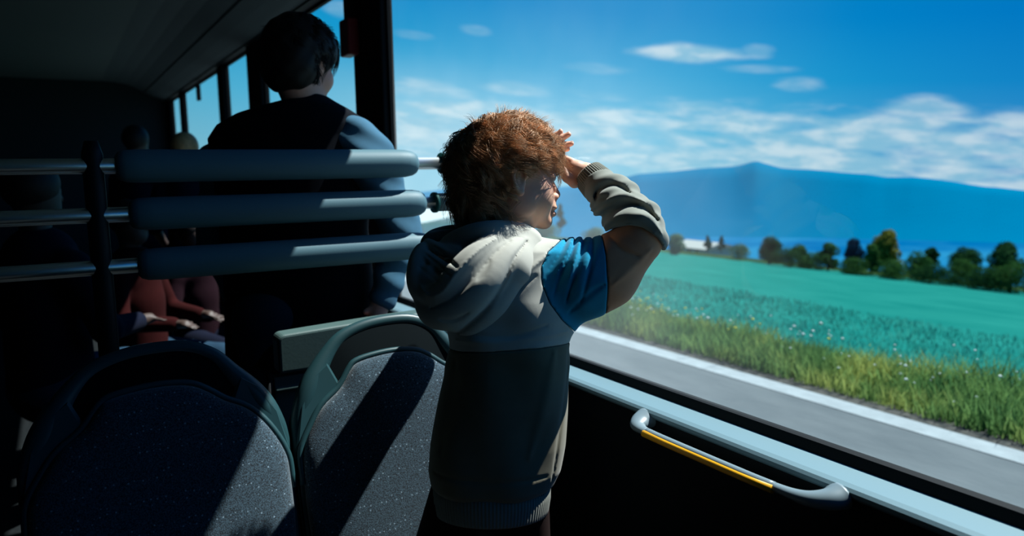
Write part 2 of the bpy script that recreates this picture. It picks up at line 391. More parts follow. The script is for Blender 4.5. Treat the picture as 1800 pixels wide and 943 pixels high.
def glass(hazy):
    m = bpy.data.materials.new('window_glass'); m.use_nodes = True; nt = m.node_tree; nt.nodes.clear()
    N = lambda t: nt.nodes.new(t); L = nt.links.new
    tr = N('ShaderNodeBsdfTransparent'); tr.inputs[0].default_value = (.96, .985, .985, 1)
    gl = N('ShaderNodeBsdfGlossy'); gl.inputs[1].default_value = .01; gl.inputs[0].default_value = (1, 1, 1, 1)
    lw = N('ShaderNodeLayerWeight'); lw.inputs[0].default_value = .5
    pw = N('ShaderNodeMath'); pw.operation = 'POWER'; L(lw.outputs['Facing'], pw.inputs[0]); pw.inputs[1].default_value = 5
    fr = N('ShaderNodeMath'); fr.operation = 'MULTIPLY_ADD'; L(pw.outputs[0], fr.inputs[0]); fr.inputs[1].default_value = .3; fr.inputs[2].default_value = .012
    mx = N('ShaderNodeMixShader'); L(fr.outputs[0], mx.inputs[0]); L(tr.outputs[0], mx.inputs[1]); L(gl.outputs[0], mx.inputs[2])
    out = N('ShaderNodeOutputMaterial')
    if hazy:                             # added veil imitating hazy light, denser towards the front and lower pane
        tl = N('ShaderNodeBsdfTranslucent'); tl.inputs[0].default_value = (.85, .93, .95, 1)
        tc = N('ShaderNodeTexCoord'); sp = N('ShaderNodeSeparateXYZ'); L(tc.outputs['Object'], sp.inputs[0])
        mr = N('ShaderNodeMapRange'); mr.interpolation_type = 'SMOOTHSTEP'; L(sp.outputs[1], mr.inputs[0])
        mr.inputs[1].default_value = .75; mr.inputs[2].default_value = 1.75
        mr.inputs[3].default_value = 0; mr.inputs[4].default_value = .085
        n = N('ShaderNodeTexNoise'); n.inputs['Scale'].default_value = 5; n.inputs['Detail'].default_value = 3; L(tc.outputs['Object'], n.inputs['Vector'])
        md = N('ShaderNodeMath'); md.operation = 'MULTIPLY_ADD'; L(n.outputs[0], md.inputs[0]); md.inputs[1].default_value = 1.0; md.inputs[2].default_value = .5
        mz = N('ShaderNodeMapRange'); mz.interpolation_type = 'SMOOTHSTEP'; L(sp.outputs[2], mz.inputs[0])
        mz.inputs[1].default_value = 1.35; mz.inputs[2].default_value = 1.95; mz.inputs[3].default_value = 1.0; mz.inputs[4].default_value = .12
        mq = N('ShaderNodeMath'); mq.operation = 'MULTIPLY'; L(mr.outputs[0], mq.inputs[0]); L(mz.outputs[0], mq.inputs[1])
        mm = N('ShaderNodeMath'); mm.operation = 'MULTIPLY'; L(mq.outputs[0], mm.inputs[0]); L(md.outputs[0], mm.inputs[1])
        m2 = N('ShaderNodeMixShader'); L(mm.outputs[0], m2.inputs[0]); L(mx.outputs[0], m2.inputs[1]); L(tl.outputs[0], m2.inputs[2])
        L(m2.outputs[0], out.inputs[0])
    else: L(mx.outputs[0], out.inputs[0])
    return m
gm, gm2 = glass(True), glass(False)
spans = [(YW0, 2.83), (3.148, 4.83), (5.185, 6.02), (6.227, 8.17), (8.30, 9.06)]
for i, (a, b) in enumerate(spans):
    yc = 0 if i == 0 else (a + b) / 2
    w = MB()
    v = [(XG, a - .005, ZS - .03), (XG, b + .005, ZS - .03), (XG, b + .005, ZT + .01), (XG, a - .005, ZT + .01)]
    w.add(v, [(0, 1, 2, 3)])
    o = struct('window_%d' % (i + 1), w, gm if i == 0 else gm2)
    fr = MB()
    for (y0, y1, z0, z1) in ((a - .004, a + .012, ZS, ZT), (b - .012, b + .004, ZS, ZT), (a, b, ZT - .014, ZT + .004)):
        fr.box((1.150, y0, z0), (1.172, y1, z1), .002)
    fr.build('window_frame', MT['rubber'], o)

# grab handle on the side wall
def make_handle():
    t = empty('grab_handle', (1.075, .98, .79), 'grey wall handle with a yellow strip mounted below the window ledge', 'handle')
    bar = spline([(1.03, 1.165, .795), (1.028, 1.1, .795), (1.028, .9, .795), (1.03, .835, .795)], 5)
    MB().tube(bar, .0085, 14, sx=1.05).build('bar', MT['handle'], t, True)
    st = MB().tube([(1.0235, 1.168, .7925), (1.0225, 1.1, .792), (1.0225, .9, .792), (1.0235, .832, .7925)], .0078, 14)
    tag(st.build('grip_strip', MT['yellow'], t, True), 'yellow strip')
    for ys, sg, L_, fl in ((1.165, 1, .050, .015), (.835, -1, .095, .018)):
        P = spline([(1.03, ys, .795), (1.031, ys + sg * L_ * .4, .7955), (1.037, ys + sg * L_ * .72, .797), (1.055, ys + sg * L_ * .95, .800), (1.0765, ys + sg * L_ * 1.02, .803)], 6)
        n = len(P); r = [.0088 + fl * (i / (n - 1)) ** 1.5 for i in range(n)]
        MB().tube(P, r, 20, sy=.85, sx=1.25 if sg > 0 else 1.1).build('mount', MT['handle'], t, True)
make_handle()

# emergency box on the pillar
t = empty('emergency_box', (1.125, 3.12, 1.84), 'small dark red emergency box high on the window pillar', 'box')
MB().box((1.075, 3.06, 1.835), (1.124, 3.17, 1.985), .008).build('case', MT['red'], t)
MB().box((1.09, 3.09, 1.985), (1.124, 3.15, 2.13), .006).build('bracket', MT['black'], t)
t = MB().box((1.12, 7.13, 2.0), (1.15, 7.2, 2.13), .004).build('window_catch', MT['black'], origin=(1.135, 7.16, 2.0))
tag(t, 'small black catch hanging at top of a far side window', 'catch')

# ============================================================ BARRIER RAILS
YR = 1.95
t = empty('barrier_rail', (.45, YR, 0), 'three horizontal steel rails with thick grey foam pads behind the seats', 'barrier')
for z, xa, xb in ((1.373, .12, .868), (1.262, .14, .888), (1.142, .15, .90)):
    o = MB().tube([(-1.28, YR, z + .001), (1.06, YR, z)], .0175, 20).build('rail', MT['chrome'], t, True)
    xs = [xa, xa + .006, xa + .02, xa + .05] + list(np.linspace(xa + .1, xb - .1, 8)) + [xb - .06, xb - .035, xb - .016, xb - .005, xb]
    rr = [.024, .032, .037, .0385] + [.0385] * 8 + [.0385, .0375, .034, .028, .02]
    MB().tube([(x, YR, z) for x in xs], rr, 28).build('foam_pad', MT['pad'], t, True)
for z, x0 in ((1.373, .948), (1.262, .922), (1.142, .93)):
    c = MB().tube([(x0, YR, z), (1.06, YR, z)], .026, 22).build('end_socket', MT['sleeve'], t, True)
    MB().tube([(x0 - .006, YR, z), (x0 + .003, YR, z)], .0295, 22).build('ring', MT['rubberring'], c, True)
MB().tube([(1.0, YR, 0), (1.0, YR, 1.39)], .017, 16).build('post', MT['post'], t, True)
MB().tube([(.075, YR, 0), (.075, YR, 1.40), (.075, YR, 1.43)], [.022, .022, .014], 16).build('post', MT['black'], t, True)
MB().tube([(-1.1, YR, 0), (-1.1, YR, 1.43)], .02, 16).build('post', MT['black'], t, True)

# ============================================================ PARTITION BEHIND THE SEATS
t = empty('seat_partition', (.7, 1.88, 0), 'grey green plastic partition of two boards behind the window seat', 'partition')
def rounded(x0, x1, z0l, z0r, zl, zr, r):
    p = [(x0, z0l)]
    for a in np.linspace(math.pi, math.pi / 2, 7): p.append((x0 + r + r * math.cos(a), zl - r + r * math.sin(a)))
    for a in np.linspace(0, 1, 7)[1:]:
        x = x0 + r + (x1 - x0 - 2 * r) * a; p.append((x, zl + (zr - zl) * math.sin(a * math.pi / 2)))
    for a in np.linspace(math.pi / 2, 0, 5)[1:]: p.append((x1 - r + r * math.cos(a), zr - r + r * math.sin(a)))
    p.append((x1, z0r)); return p
def slab(name, prof, y0, y1, m, parent, bev=.008):
    o = MB().prism(prof, 'y', y0, y1).build(name, m, parent)
    b = o.modifiers.new('bevel', 'BEVEL'); b.width = bev; b.segments = 3; b.limit_method = 'ANGLE'; b.angle_limit = math.radians(40)
    return o
slab('upper_board', rounded(.436, 1.05, .857, .855, .956, .972, .018), 1.845, 1.905, MT['panel'], t)
slab('lower_board', [(.424, .05), (.424, .846), (1.05, .848), (1.05, .05)], 1.862, 1.90, MT['panel'], t, .004)
slab('ridge', [(.424, .812), (.424, .822), (1.05, .824), (1.05, .814)], 1.848, 1.864, MT['panel'], t, .004)
MB().tube([(.416, 1.868, .03), (.416, 1.868, .86)], .008, 12).build('edge_post', MT['black'], t, True)

# ============================================================ SEATS
def seat_fabric():
    m = bpy.data.materials.new('seat_fabric'); m.use_nodes = True; nt = m.node_tree; b = nt.nodes['Principled BSDF']
    N = lambda t: nt.nodes.new(t); L = nt.links.new
    tc = N('ShaderNodeTexCoord'); vo = N('ShaderNodeTexVoronoi'); vo.inputs['Scale'].default_value = 85; vo.inputs['Randomness'].default_value = .35
    L(tc.outputs['Object'], vo.inputs['Vector'])
    mr = N('ShaderNodeMapRange'); L(vo.outputs['Distance'], mr.inputs[0]); mr.inputs[1].default_value = .10; mr.inputs[2].default_value = .17; mr.inputs[3].default_value = 1; mr.inputs[4].default_value = 0
    n = N('ShaderNodeTexNoise'); n.inputs['Scale'].default_value = 420; n.inputs['Detail'].default_value = 3; L(tc.outputs['Object'], n.inputs['Vector'])
    r = N('ShaderNodeValToRGB'); L(n.outputs[0], r.inputs[0]); r.color_ramp.elements[0].position = .36; r.color_ramp.elements[0].color = (.008, .013, .018, 1)
    r.color_ramp.elements[1].position = .66; r.color_ramp.elements[1].color = (.055, .100, .135, 1)
    mx = N('ShaderNodeMix'); mx.data_type = 'RGBA'; L(mr.outputs[0], mx.inputs[0]); L(r.outputs[0], mx.inputs[6]); mx.inputs[7].default_value = (.20, .29, .36, 1)
    L(mx.outputs[2], b.inputs['Base Color']); b.inputs['Roughness'].default_value = .95; b.inputs['Specular IOR Level'].default_value = .1; b.inputs['Sheen Weight'].default_value = .3
    bp = N('ShaderNodeBump'); bp.inputs['Strength'].default_value = .5; bp.inputs['Distance'].default_value = .001; L(n.outputs[0], bp.inputs['Height']); L(bp.outputs[0], b.inputs['Normal'])
    return m
MT['fabric'] = seat_fabric()
KS = .24
def SP(cx, s, h, n):                     # seat plane: sideways s, height h, n towards the sitter
    y = 1.55 + KS * (h - .99); q = 1 / math.sqrt(1 + KS * KS)
    return (cx + s, y - n * q, h + n * q * KS)
def loft(cx, outline, rings, centre, cap=True):
    """outline of (s,h); rings of (scale, n) about centre"""
    v = []; f = []; k = len(outline)
    for sc, n in rings:
        for s, h in outline: v.append(SP(cx, centre[0] + (s - centre[0]) * sc, centre[1] + (h - centre[1]) * sc, n))
    for i in range(len(rings) - 1):
        for j in range(k):
            q = (j + 1) % k; f.append((i * k + j, i * k + q, (i + 1) * k + q, (i + 1) * k + j))
    for i, rev in ((0, True), (len(rings) - 1, False)):
        c = len(v); v.append(SP(cx, *centre, rings[i][1]))
        for j in range(k):
            q = (j + 1) % k; tri = (i * k + j, i * k + q, c); f.append(tri[::-1] if rev else tri)
    return v, f
OUT = [(-.225, .45), (-.236, .62), (-.236, .76), (-.232, .83), (-.212, .88), (-.186, .925), (-.150, .972), (-.112, 1.004), (-.055, 1.022), (.01, 1.027), (.065, 1.022), (.112, 1.0), (.145, .962), (.18, .92), (.212, .87), (.232, .82), (.236, .76), (.236, .62), (.225, .45)]
PADO = [(-.205, .46), (-.222, .62), (-.224, .74), (-.220, .785), (-.198, .825), (-.170, .862), (-.130, .892), (-.104, .925), (-.085, .940), (-.04, .948), (.01, .950), (.055, .944), (.085, .928), (.115, .906), (.155, .884), (.190, .845), (.218, .79), (.224, .74), (.222, .62), (.205, .46)]
HOLE = [(-.140, .905), (-.142, .935), (-.124, .974), (-.085, 1.000), (-.03, 1.010), (.03, 1.010), (.082, .998), (.118, .968), (.135, .93), (.13, .905)]
def make_seat(cx, label):
    t = empty('bus_seat', (cx, 1.45, 0), label, 'seat', 'upholstered bus seats side by side')
    o2 = [(p[0], p[1]) for p in spline(OUT, 4)]; p2 = [(p[0], p[1]) for p in spline(PADO, 4)]
    v, f = loft(cx, o2, [(.97, -.055), (1.0, -.045), (1.0, -.012), (.985, -.004)], (0, .75))
    mesh_obj('shell', v, f, MT['seatshell'], t)
    rim = [SP(cx, s * .945, .62 + (h - .62) * .985, -.012) for s, h in o2]
    rr = [.013 + .012 * math.exp(-((h - .90) / .07) ** 2) for s, h in o2]
    MB().tube(rim, rr, 12, sx=.8).build('grab_rim', MT['rim'], t, True)
    lip = [SP(cx, s * 1.02, .70 + (h - .70) * 1.02, .006) for s, h in p2 if h > .70]
    MB().tube(lip, .0065, 10).build('pad_trim', MT['rim'], t, True)
    for sg in (-1, 1):                   # plastic wings between pad and rim
        cp = [(-.232, .79), (-.215, .868), (-.176, .93), (-.148, .950), (-.128, .905), (-.150, .885), (-.185, .852), (-.214, .80)]
        v, f = loft(cx, [(sg * -a if sg > 0 else a, b) for a, b in cp], [(1, -.02), (1, .000), (.9, .006)], (sg * .178, .885))
        mesh_obj('wing', v, f, MT['rim'], t, False)
    v, f = loft(cx, p2, [(1.0, -.006), (1.0, .010), (.985, .020), (.95, .027), (.86, .034), (.6, .040), (.3, .042)], (0, .70))
    mesh_obj('backrest_pad', v, f, MT['fabric'], t)
    c = MB().box((cx - .215, 1.0, .40), (cx + .215, 1.43, .455), .022)
    c.build('seat_cushion', MT['fabric'], t, False)
    MB().box((cx - .20, 1.03, .34), (cx + .20, 1.45, .40), .01).build('seat_pan', MT['seatshell'], t)
    MB().box((cx - .06, 1.12, 0.0), (cx + .06, 1.42, .34), .01).build('pedestal', MT['seatshell'], t)
    return t
make_seat(.612, 'speckled blue grey bus seat directly left of the boy, with his shadow on it')
make_seat(.136, 'speckled blue grey bus seat on the aisle side, mostly in deep shadow')
# ============================================================ THE BOY
def hairlocks(name, m, parent, cen, rad, R, n_lock, per, keep, crown, length, curl, seed, width=.0006, lowstretch=1.5, lift=.30, clump=.04):
    """wavy strands combed away from the crown of an ellipsoidal scalp, gathered in locks; one mesh"""
    g = np.random.default_rng(seed); roots = []
    while len(roots) < n_lock:
        d = g.normal(size=3); d /= np.linalg.norm(d)
        if keep(d): roots.append(d)
    V = []; F = []; base = 0; K = 15; cr = np.array(crown); cr = cr / np.linalg.norm(cr); rad = np.array(rad)
    def rr(d):
        r = rad.copy()
        if d[2] < 0: r[2] = r[2] * lowstretch
        return r
    for d0 in roots:
        L = length * g.uniform(.65, 1.25) * (.62 if d0[0] > -.5 and d0[2] < .58 and name == 'curls' else 1); amp = curl * g.uniform(.5, 1.5); fq = g.uniform(1.0, 2.4); ph = g.uniform(0, 6.28); tw = g.normal(scale=.45)
        flick = g.uniform(-.5, 1.0); lf = lift * g.uniform(.35, 1.25)
        for s in range(per):
            off = g.normal(scale=clump, size=3); d = d0 + off; d /= np.linalg.norm(d)
            h = g.uniform(.0, .5); aL = L * g.uniform(.75, 1.1); pts = []
            p = d * rad; dirc = None; ph2 = ph + g.normal(scale=.2)
            for i in range(K):
                u = i / (K - 1); n = p / rad ** 2; n /= np.linalg.norm(n)
                away = (p / np.linalg.norm(p)) - cr; away = away - n * (away @ n)
                away /= (np.linalg.norm(away) + 1e-6)
                side = np.cross(n, away)
                t = away + side * (tw + .5 * math.sin(fq * 3 * u + ph)) + np.array([0, 0, -.35 - .4 * u]); t -= n * (t @ n); t /= np.linalg.norm(t) + 1e-6
                w1 = amp * u * math.sin(fq * 6.28 * u + ph2); w2 = amp * u * math.cos(fq * 6.28 * u + ph2)
                q = p * (1 + (.05 + lf * u * (1 - .35 * u)) * (.55 + h)) + side * w1 + n * (w2 + flick * .010 * u ** 3)
                pts.append(q); p = p + t * (aL / K)
                k = math.sqrt(((p / rad) ** 2).sum()) if p[2] >= 0 else math.sqrt((p[0] / rad[0]) ** 2 + (p[1] / rad[1]) ** 2 + (p[2] / (rad[2] * lowstretch)) ** 2)
                p = p / k
            pts = np.array(pts); T = np.gradient(pts, axis=0); T /= np.linalg.norm(T, axis=1)[:, None] + 1e-9
            A = np.cross(T, [.3, .5, .8]); A /= np.linalg.norm(A, axis=1)[:, None] + 1e-9; B = np.cross(T, A)
            w = width * g.uniform(.7, 1.4) * np.clip(1.25 - np.linspace(0, 1, K) ** 2 * 1.1, .12, 1)[:, None]
            ring = np.stack([pts + (A * math.cos(a) + B * math.sin(a)) * w for a in (0, 2.094, 4.189)], 1)
            V.append(ring.reshape(-1, 3))
            i0 = base + np.arange(K - 1)[:, None] * 3
            for j in range(3):
                q = (j + 1) % 3; F.append(np.concatenate([i0 + j, i0 + q, i0 + 3 + q, i0 + 3 + j], 1))
            base += K * 3
    V = np.concatenate(V) @ np.array(R).T + cen; F = np.concatenate(F)
    return mesh_obj(name, Wd(V), F.astype(np.int32), m, parent)

def headframe(th, pitch=0, roll=0):      # columns: forward, left, up, in eye-aligned axes; th turns the face away from image right
    f = np.array([math.cos(th), 0, -math.sin(th)]); l = np.array([-math.sin(th), 0, -math.cos(th)]); u = np.array([0, 1., 0])
    f2 = f * math.cos(pitch) + u * math.sin(pitch); u2 = u * math.cos(pitch) - f * math.sin(pitch)
    return np.stack([f2, l, u2], 1)

T0 = 1.475
def boy():
    base = Wp(860, 900, 1.47); base = np.array([base[0], base[1], .455])
    root = empty('person', base, 'ginger haired boy in colour block hoodie facing the window, shading his eyes', 'person')
    R = headframe(math.radians(17), .02); hc = C(893, 314, T0)
    H = lambda x, y, z: hc + R @ np.array([x, y, z])
    # ---------------- one continuous body
    lo = np.array([-.36, -1.02, -1.85]); hi = np.array([.33, .32, -1.12])
    B = Field((-.20, -.75, -1.80), (.32, .30, -1.28), .0024)
    ke = lambda c, r, k=.012, sub=False: B.ell(H(*c), r, k, R, sub)
    ke((-.006, 0, .030), (.092, .073, .078)); ke((.030, 0, -.022), (.056, .056, .070), .02); ke((.034, 0, -.058), (.050, .046, .038), .02)
    ke((.073, 0, -.085), (.017, .019, .0155), .014)
    for sg in (-1, 1):
        ke((.050, sg * .034, -.036), (.030, .022, .030), .018); ke((.010, sg * .052, -.055), (.022, .010, .025), .02)
    ke((.060, 0, .044), (.034, .056, .040), .02); ke((.078, 0, .017), (.015, .044, .012), .012)
    B.cone(H(.084, 0, .004), H(.101, 0, -.031), .0055, .0082, .010)
    for sg in (-1, 1): ke((.094, sg * .0095, -.036), (.0085, .0065, .0065), .005)
    ke((.086, 0, -.050), (.012, .017, .012), .010)
    ke((.090, 0, -.0575), (.0105, .019, .0055), .005); ke((.0885, 0, -.0705), (.0105, .016, .0062), .005)
    B.cone(H(.1005, -.016, -.0640), H(.1005, .016, -.0640), .0022, .0022, .002, True)
    for sg in (-1, 1):
        ke((.088, sg * .032, .001), (.013, .016, .0095), .008, True)
        ke((.074, sg * .031, .000), (.0135, .014, .0125), .003)
        ke((.0965, sg * .006, -.0415), (.0028, .0025, .0025), .001, True)
    for sg in (-1, 1):                   # ears: plate, rim, lobe, hollow
        e = lambda x, z, y=.0775: H(x, sg * y, z)
        ke((-.002, sg * .072, -.014), (.015, .008, .026), .006)
        rim = [e(.012, -.006, .078), e(.010, .008, .082), e(-.002, .014, .085), e(-.013, .006, .086), e(-.016, -.008, .085), e(-.012, -.022, .082), e(-.004, -.034, .078)]
        B.chain(spline(rim, 3), [.0042] * 40, .003)
        B.ell(e(.001, -.034, .077), (.0075, .0055, .0085), .004, R)
        ke((.002, sg * .084, -.010), (.008, .008, .013), .003, True)
    neck0 = H(-.018, 0, -.055); neck1 = C(876, 440, 1.485)
    B.cone(neck0, neck1, .050, .053, .02); B.cone(H(.012, 0, -.075), C(893, 430, 1.475), .032, .04, .02)
    # trunk and arms under the clothes
    B.cone(C(870, 480, 1.49), C(880, 640, 1.49), .075, .08, .04); B.cone(C(880, 640, 1.49), C(868, 830, 1.48), .08, .088, .04)
    B.cone(C(800, 470, 1.51), C(975, 490, 1.47), .05, .05, .04)
    B.chain([C(975, 490, 1.47), C(1060, 480, 1.44), C(1122, 425, 1.43)], [.046, .038, .034], .015)
    B.chain([C(1122, 425, 1.43), C(1085, 362, 1.475), C(1046, 320, 1.51), C(1030, 305, 1.52)], [.033, .030, .022, .0195], .012)
    B.chain([C(805, 470, 1.51), C(868, 400, 1.70), C(915, 300, 1.61), C(925, 278, 1.60)], [.046, .033, .022, .018], .015)
    # right hand: palm down over the brow, fingers curling away behind the forehead, thumb below
    wr = C(1030, 305, 1.520)
    B.cone(wr, C(1012, 300, 1.525), .0195, .0185, .010)
    B.chain([C(1012, 296, 1.520), C(1000, 288, 1.525)], [.017, .0125], .008)
    B.chain([C(1014, 306, 1.542), C(1002, 298, 1.560)], [.016, .012], .008)
    for i, (a, b, c, d) in enumerate([((1004, 284, 1.519), (992, 279, 1.522), (984, 283, 1.535), (980, 288, 1.547)),
                                      ((1004, 288, 1.535), (991, 281, 1.540), (982, 284, 1.555), (977, 288, 1.567)),
                                      ((1004, 293, 1.551), (992, 287, 1.559), (983, 289, 1.573), (978, 293, 1.583)),
                                      ((1006, 299, 1.565), (996, 296, 1.575), (988, 297, 1.587), (984, 299, 1.595))]):
        B.chain([C(*a), C(*b), C(*c), C(*d)], [.0080 - .0006 * (i == 3), .0074, .0068, .0058], .0022)
    B.chain([C(1022, 313, 1.517), C(1010, 320, 1.513), C(997, 312, 1.511), C(989, 299, 1.512)], [.0125, .0118, .0098, .0080], .006)
    B.ell(C(1016, 313, 1.520), (.018, .015, .014), .008)
    # left hand: behind the head, four spread fingers showing past the fringe
    lw = C(925, 278, 1.60); B.chain([lw, C(940, 268, 1.580), C(955, 259, 1.565)], [.018, .017, .015], .01)
    B.ell(C(947, 262, 1.572), (.026, .022, .012), .01)
    tips = []
    for a, b, c, d, r in [((958, 250, 1.562), (970, 243, 1.555), (978, 238, 1.552), (985.5, 231.5, 1.550), .0070),
                          ((961, 254, 1.560), (976, 249, 1.551), (987, 243.5, 1.548), (999.5, 236.5, 1.546), .0075),
                          ((962, 260, 1.558), (978, 258, 1.548), (991, 255.5, 1.545), (1004.5, 252.5, 1.543), .0073),
                          ((960, 266, 1.556), (974, 267, 1.548), (985, 265, 1.545), (998, 262.5, 1.543), .0064)]:
        B.chain([C(*a), C(*b), C(*c), C(*d)], [r * 1.12, r * 1.0, r * .93, r * .78], .003); tips.append((C(*c), C(*d), r))
    B.chain([C(945, 274, 1.575), C(958, 280, 1.565), (C(968, 279, 1.56))], [.010, .009, .0075], .005)
    # legs: kneeling upright on the cushion, shins laid back
    # (kept in the same surface as the trunk)
    B2 = Field((-.30, -1.30, -1.62), (.20, -.40, -.90), .005)
    hipL, hipR = C(820, 850, 1.49), C(905, 850, 1.47)
    body = B.build('body', MT['skin'], root)
    # limbs below the hem are all inside the trousers
    for j, (a, b, r) in enumerate(tips):
        d = (b - a) / np.linalg.norm(b - a); nl = np.cross(d, [0, 0, 1]); up = np.array([0, 1., 0]) - d * d[1]; up /= np.linalg.norm(up)
        Q = np.stack([d, np.cross(up, d), up], 1); g = Field(b - .012, b + .012, .0011)
        g.ell(b + d * .0005 + up * r * .52, (.0048, .0042, .0016), .0, Q); g.build('fingernail', MT['nail'], body, relax=0)
    for sg in (-1, 1):
        c = H(.0775, sg * .031, .0005); g = Field(c - .015, c + .015, .0015); g.ell(c, (.0115, .0115, .0115), 0); eb = g.build('eye', MT['eye'], root)
        c2 = H(.0850, sg * .031, .0005); g = Field(c2 - .009, c2 + .009, .0009); g.ell(c2, (.0043, .0052, .0052), 0, R); g.build('iris', MT['hair_adult'], eb)
        lash = MB()
        for q in np.linspace(-1, 1, 13):
            a = H(.0885 - .004 * q * q, sg * (.031 + .012 * q), .0045); b = H(.0955 - .004 * q * q, sg * (.031 + .014 * q), .0060)
            lash.tube([Wd(a), Wd((a + b) / 2 - R[:, 2] * .0008), Wd(b)], [.0005, .0004, .0002], 4)
        lash.build('eyelashes', MT['hair_adult'], body)
    # ---------------- trousers
    P = Field((-.30, -1.0, -1.75), (.22, -.42, -1.0), .005)
    P.ell(C(862, 862, 1.475), (.095, .08, .09), .03)
    for hx, kn in ((hipL, (.60, 1.315, .545)), (hipR, (.76, 1.235, .545))):
        k_ = toC(*kn); f_ = toC(kn[0] - .0, kn[1] - .30, .515); t_ = toC(kn[0], kn[1] - .36, .50)
        P.chain([hx, k_], [.066, .058], .03); P.chain([k_, f_], [.058, .042], .02)
    tr = P.build('trousers', MT['trouser'], root)
    SH = Field(*[np.array(q) for q in ((-.35, -1.15, -1.35), (.3, -.5, -.75))], .005)
    for kn in ((.60, 1.315), (.76, 1.235)):
        SH.chain([toC(kn[0], kn[1] - .33, .51), toC(kn[0], kn[1] - .47, .50)], [.036, .030], .02)
    SH.build('shoes', MT['black'], root)
    # ---------------- hoodie
    hl, hh = np.array([-.22, -.52, -1.80]), np.array([.36, .22, -1.26])
    G = Field(hl, hh, .0030)
    rows = [(408, 838, 935, .055), (424, 808, 975, .080), (445, 785, 1002, .098), (480, 772, 1012, .108), (530, 775, 1012, .112), (580, 785, 1008, .112), (612, 786, 1004, .112),
            (660, 781, 1001, .114), (720, 770, 998, .116), (780, 757, 992, .118), (825, 752, 984, .117), (850, 756, 974, .112), (858, 764, 966, .106)]
    yy = [-(r[0] - 471.5) / FPX * T0 for r in rows]; LL = [(r[1] - 900) / FPX * T0 for r in rows]; RR = [(r[2] - 900) / FPX * T0 for r in rows]
    G.stack(yy, LL, RR, [r[3] for r in rows], [-1.485] * len(rows), .01, 2.25)
    torso = G.v.copy()
    # right sleeve, upper arm
    A = Field(hl, hh, .0030)
    A.chain([C(984, 492, 1.475), C(1020, 486, 1.455), C(1062, 480, 1.45), C(1121, 424, 1.43)], [.077, .072, .0655, .047], .02)
    A.cone(C(985, 535, 1.475), C(1030, 515, 1.455), .046, .044, .03)
    X, Y, Z = A.full()
    # soft gathers fanning over the sleeve head and along the under-arm
    A.v += (-.0014 * np.sin((X * 60 - Y * 95) + 1.0) * np.clip(1 - np.abs(X - .16) / .13, 0, 1)).astype(np.float32)
    for pts, A_, w_ in (([(1000, 418), (984, 445), (962, 478), (955, 500)], .0060, .0050), ([(1016, 414), (1003, 445), (985, 485), (972, 520)], .0065, .0055),
                        ([(1032, 412), (1022, 440), (1010, 480), (995, 530)], .0065, .0055), ([(1046, 412), (1040, 440), (1034, 475), (1020, 530)], .0045, .0045),
                        ([(1058, 500), (1030, 520), (1000, 550)], .0040, .0060), ([(1008, 420), (994, 450), (975, 485)], -.0030, .0040), ([(1024, 418), (1012, 450), (998, 490)], -.0030, .0040),
                        ([(1140, 440), (1110, 470), (1075, 500)], -.0030, .0080), ([(1072, 415), (1090, 440), (1120, 452)], .0030, .0060)):
        A.crease(pts, 1.41, A_, w_)
    # forearm
    Fm = Field(hl, hh, .0030)
    Fm.chain([C(1128, 428, 1.425), C(1118, 398, 1.430), C(1084, 356, 1.47), C(1046, 318, 1.51)], [.0475, .0500, .0460, .0340], .012)
    fa, fb = C(1125, 420, 1.425), C(1046, 318, 1.51); dv = fb - fa; Lf = np.linalg.norm(dv); dv /= Lf
    sx = (X - fa[0]) * dv[0] + (Y - fa[1]) * dv[1] + (Z - fa[2]) * dv[2]; pr = (X - fa[0]) * dv[1] - (Y - fa[1]) * dv[0]
    Fm.v += (-.0016 * np.sin(sx * 200 + pr * 40) - .0022 * np.sin(sx * 90 + pr * 70 + 1)).astype(np.float32)
    for pts, A_, w_ in (([(1052, 345), (1060, 328), (1080, 321), (1098, 326), (1112, 338)], .0085, .0060), ([(1046, 362), (1056, 348), (1070, 344)], .004, .004),
                        ([(1050, 405), (1058, 385), (1076, 368), (1108, 359), (1135, 367), (1155, 388)], .0110, .0075),
                        ([(1068, 352), (1090, 342), (1112, 346), (1132, 356)], -.0040, .0060),
                        ([(1064, 398), (1088, 380), (1116, 377), (1142, 390), (1160, 412)], -.0050, .0070),
                        ([(1078, 402), (1106, 393), (1132, 404), (1150, 422)], .0050, .0045), ([(1040, 375), (1062, 360), (1082, 352)], .0045, .0045)):
        Fm.crease(pts, 1.40, A_, w_)
    # body folds
    bf = .0028 * np.sin((Y * 70 + X * 26)) * np.clip(1 - np.abs(Y + .13) / .10, 0, 1) + .0020 * np.sin(X * 55 + Y * 14 + 1)
    bf = bf + .004 * np.sin((X * 55 - Y * 62) - .6) * np.clip((Y + .09) / .10, 0, 1) * np.clip((X) / .06, 0, 1)
    torso = torso - bf.astype(np.float32)
    Tm = Field.__new__(Field); Tm.lo, Tm.h, Tm.n, Tm.ax = G.lo, G.h, G.n, G.ax; Tm.v = torso.copy()
    for pts, A_, w_ in (([(895, 500), (920, 482), (945, 462), (975, 438)], -.0040, .0045), ([(880, 530), (910, 508), (940, 485)], .0035, .0060), ([(790, 575), (840, 588), (900, 590), (960, 572)], .0030, .0060),
                        ([(800, 600), (870, 600), (940, 592), (1000, 585)], -.0025, .0060), ([(1003, 610), (998, 680), (985, 760), (972, 850)], .0026, .0040), ([(975, 620), (960, 700), (930, 800)], -.0030, .0120),
                        ([(800, 640), (790, 720), (775, 800)], .0030, .0140), ([(860, 640), (850, 740), (860, 840)], -.0006, .0160), ([(760, 835), (850, 842), (960, 840)], .0030, .0060)):
        Tm.crease(pts, 1.40, A_, w_)
    torso = Tm.v
    # seams, as curves across the garment
    px2x = lambda p: (p - 900) / FPX * T0
    py2y = lambda p: -(p - 471.5) / FPX * T0
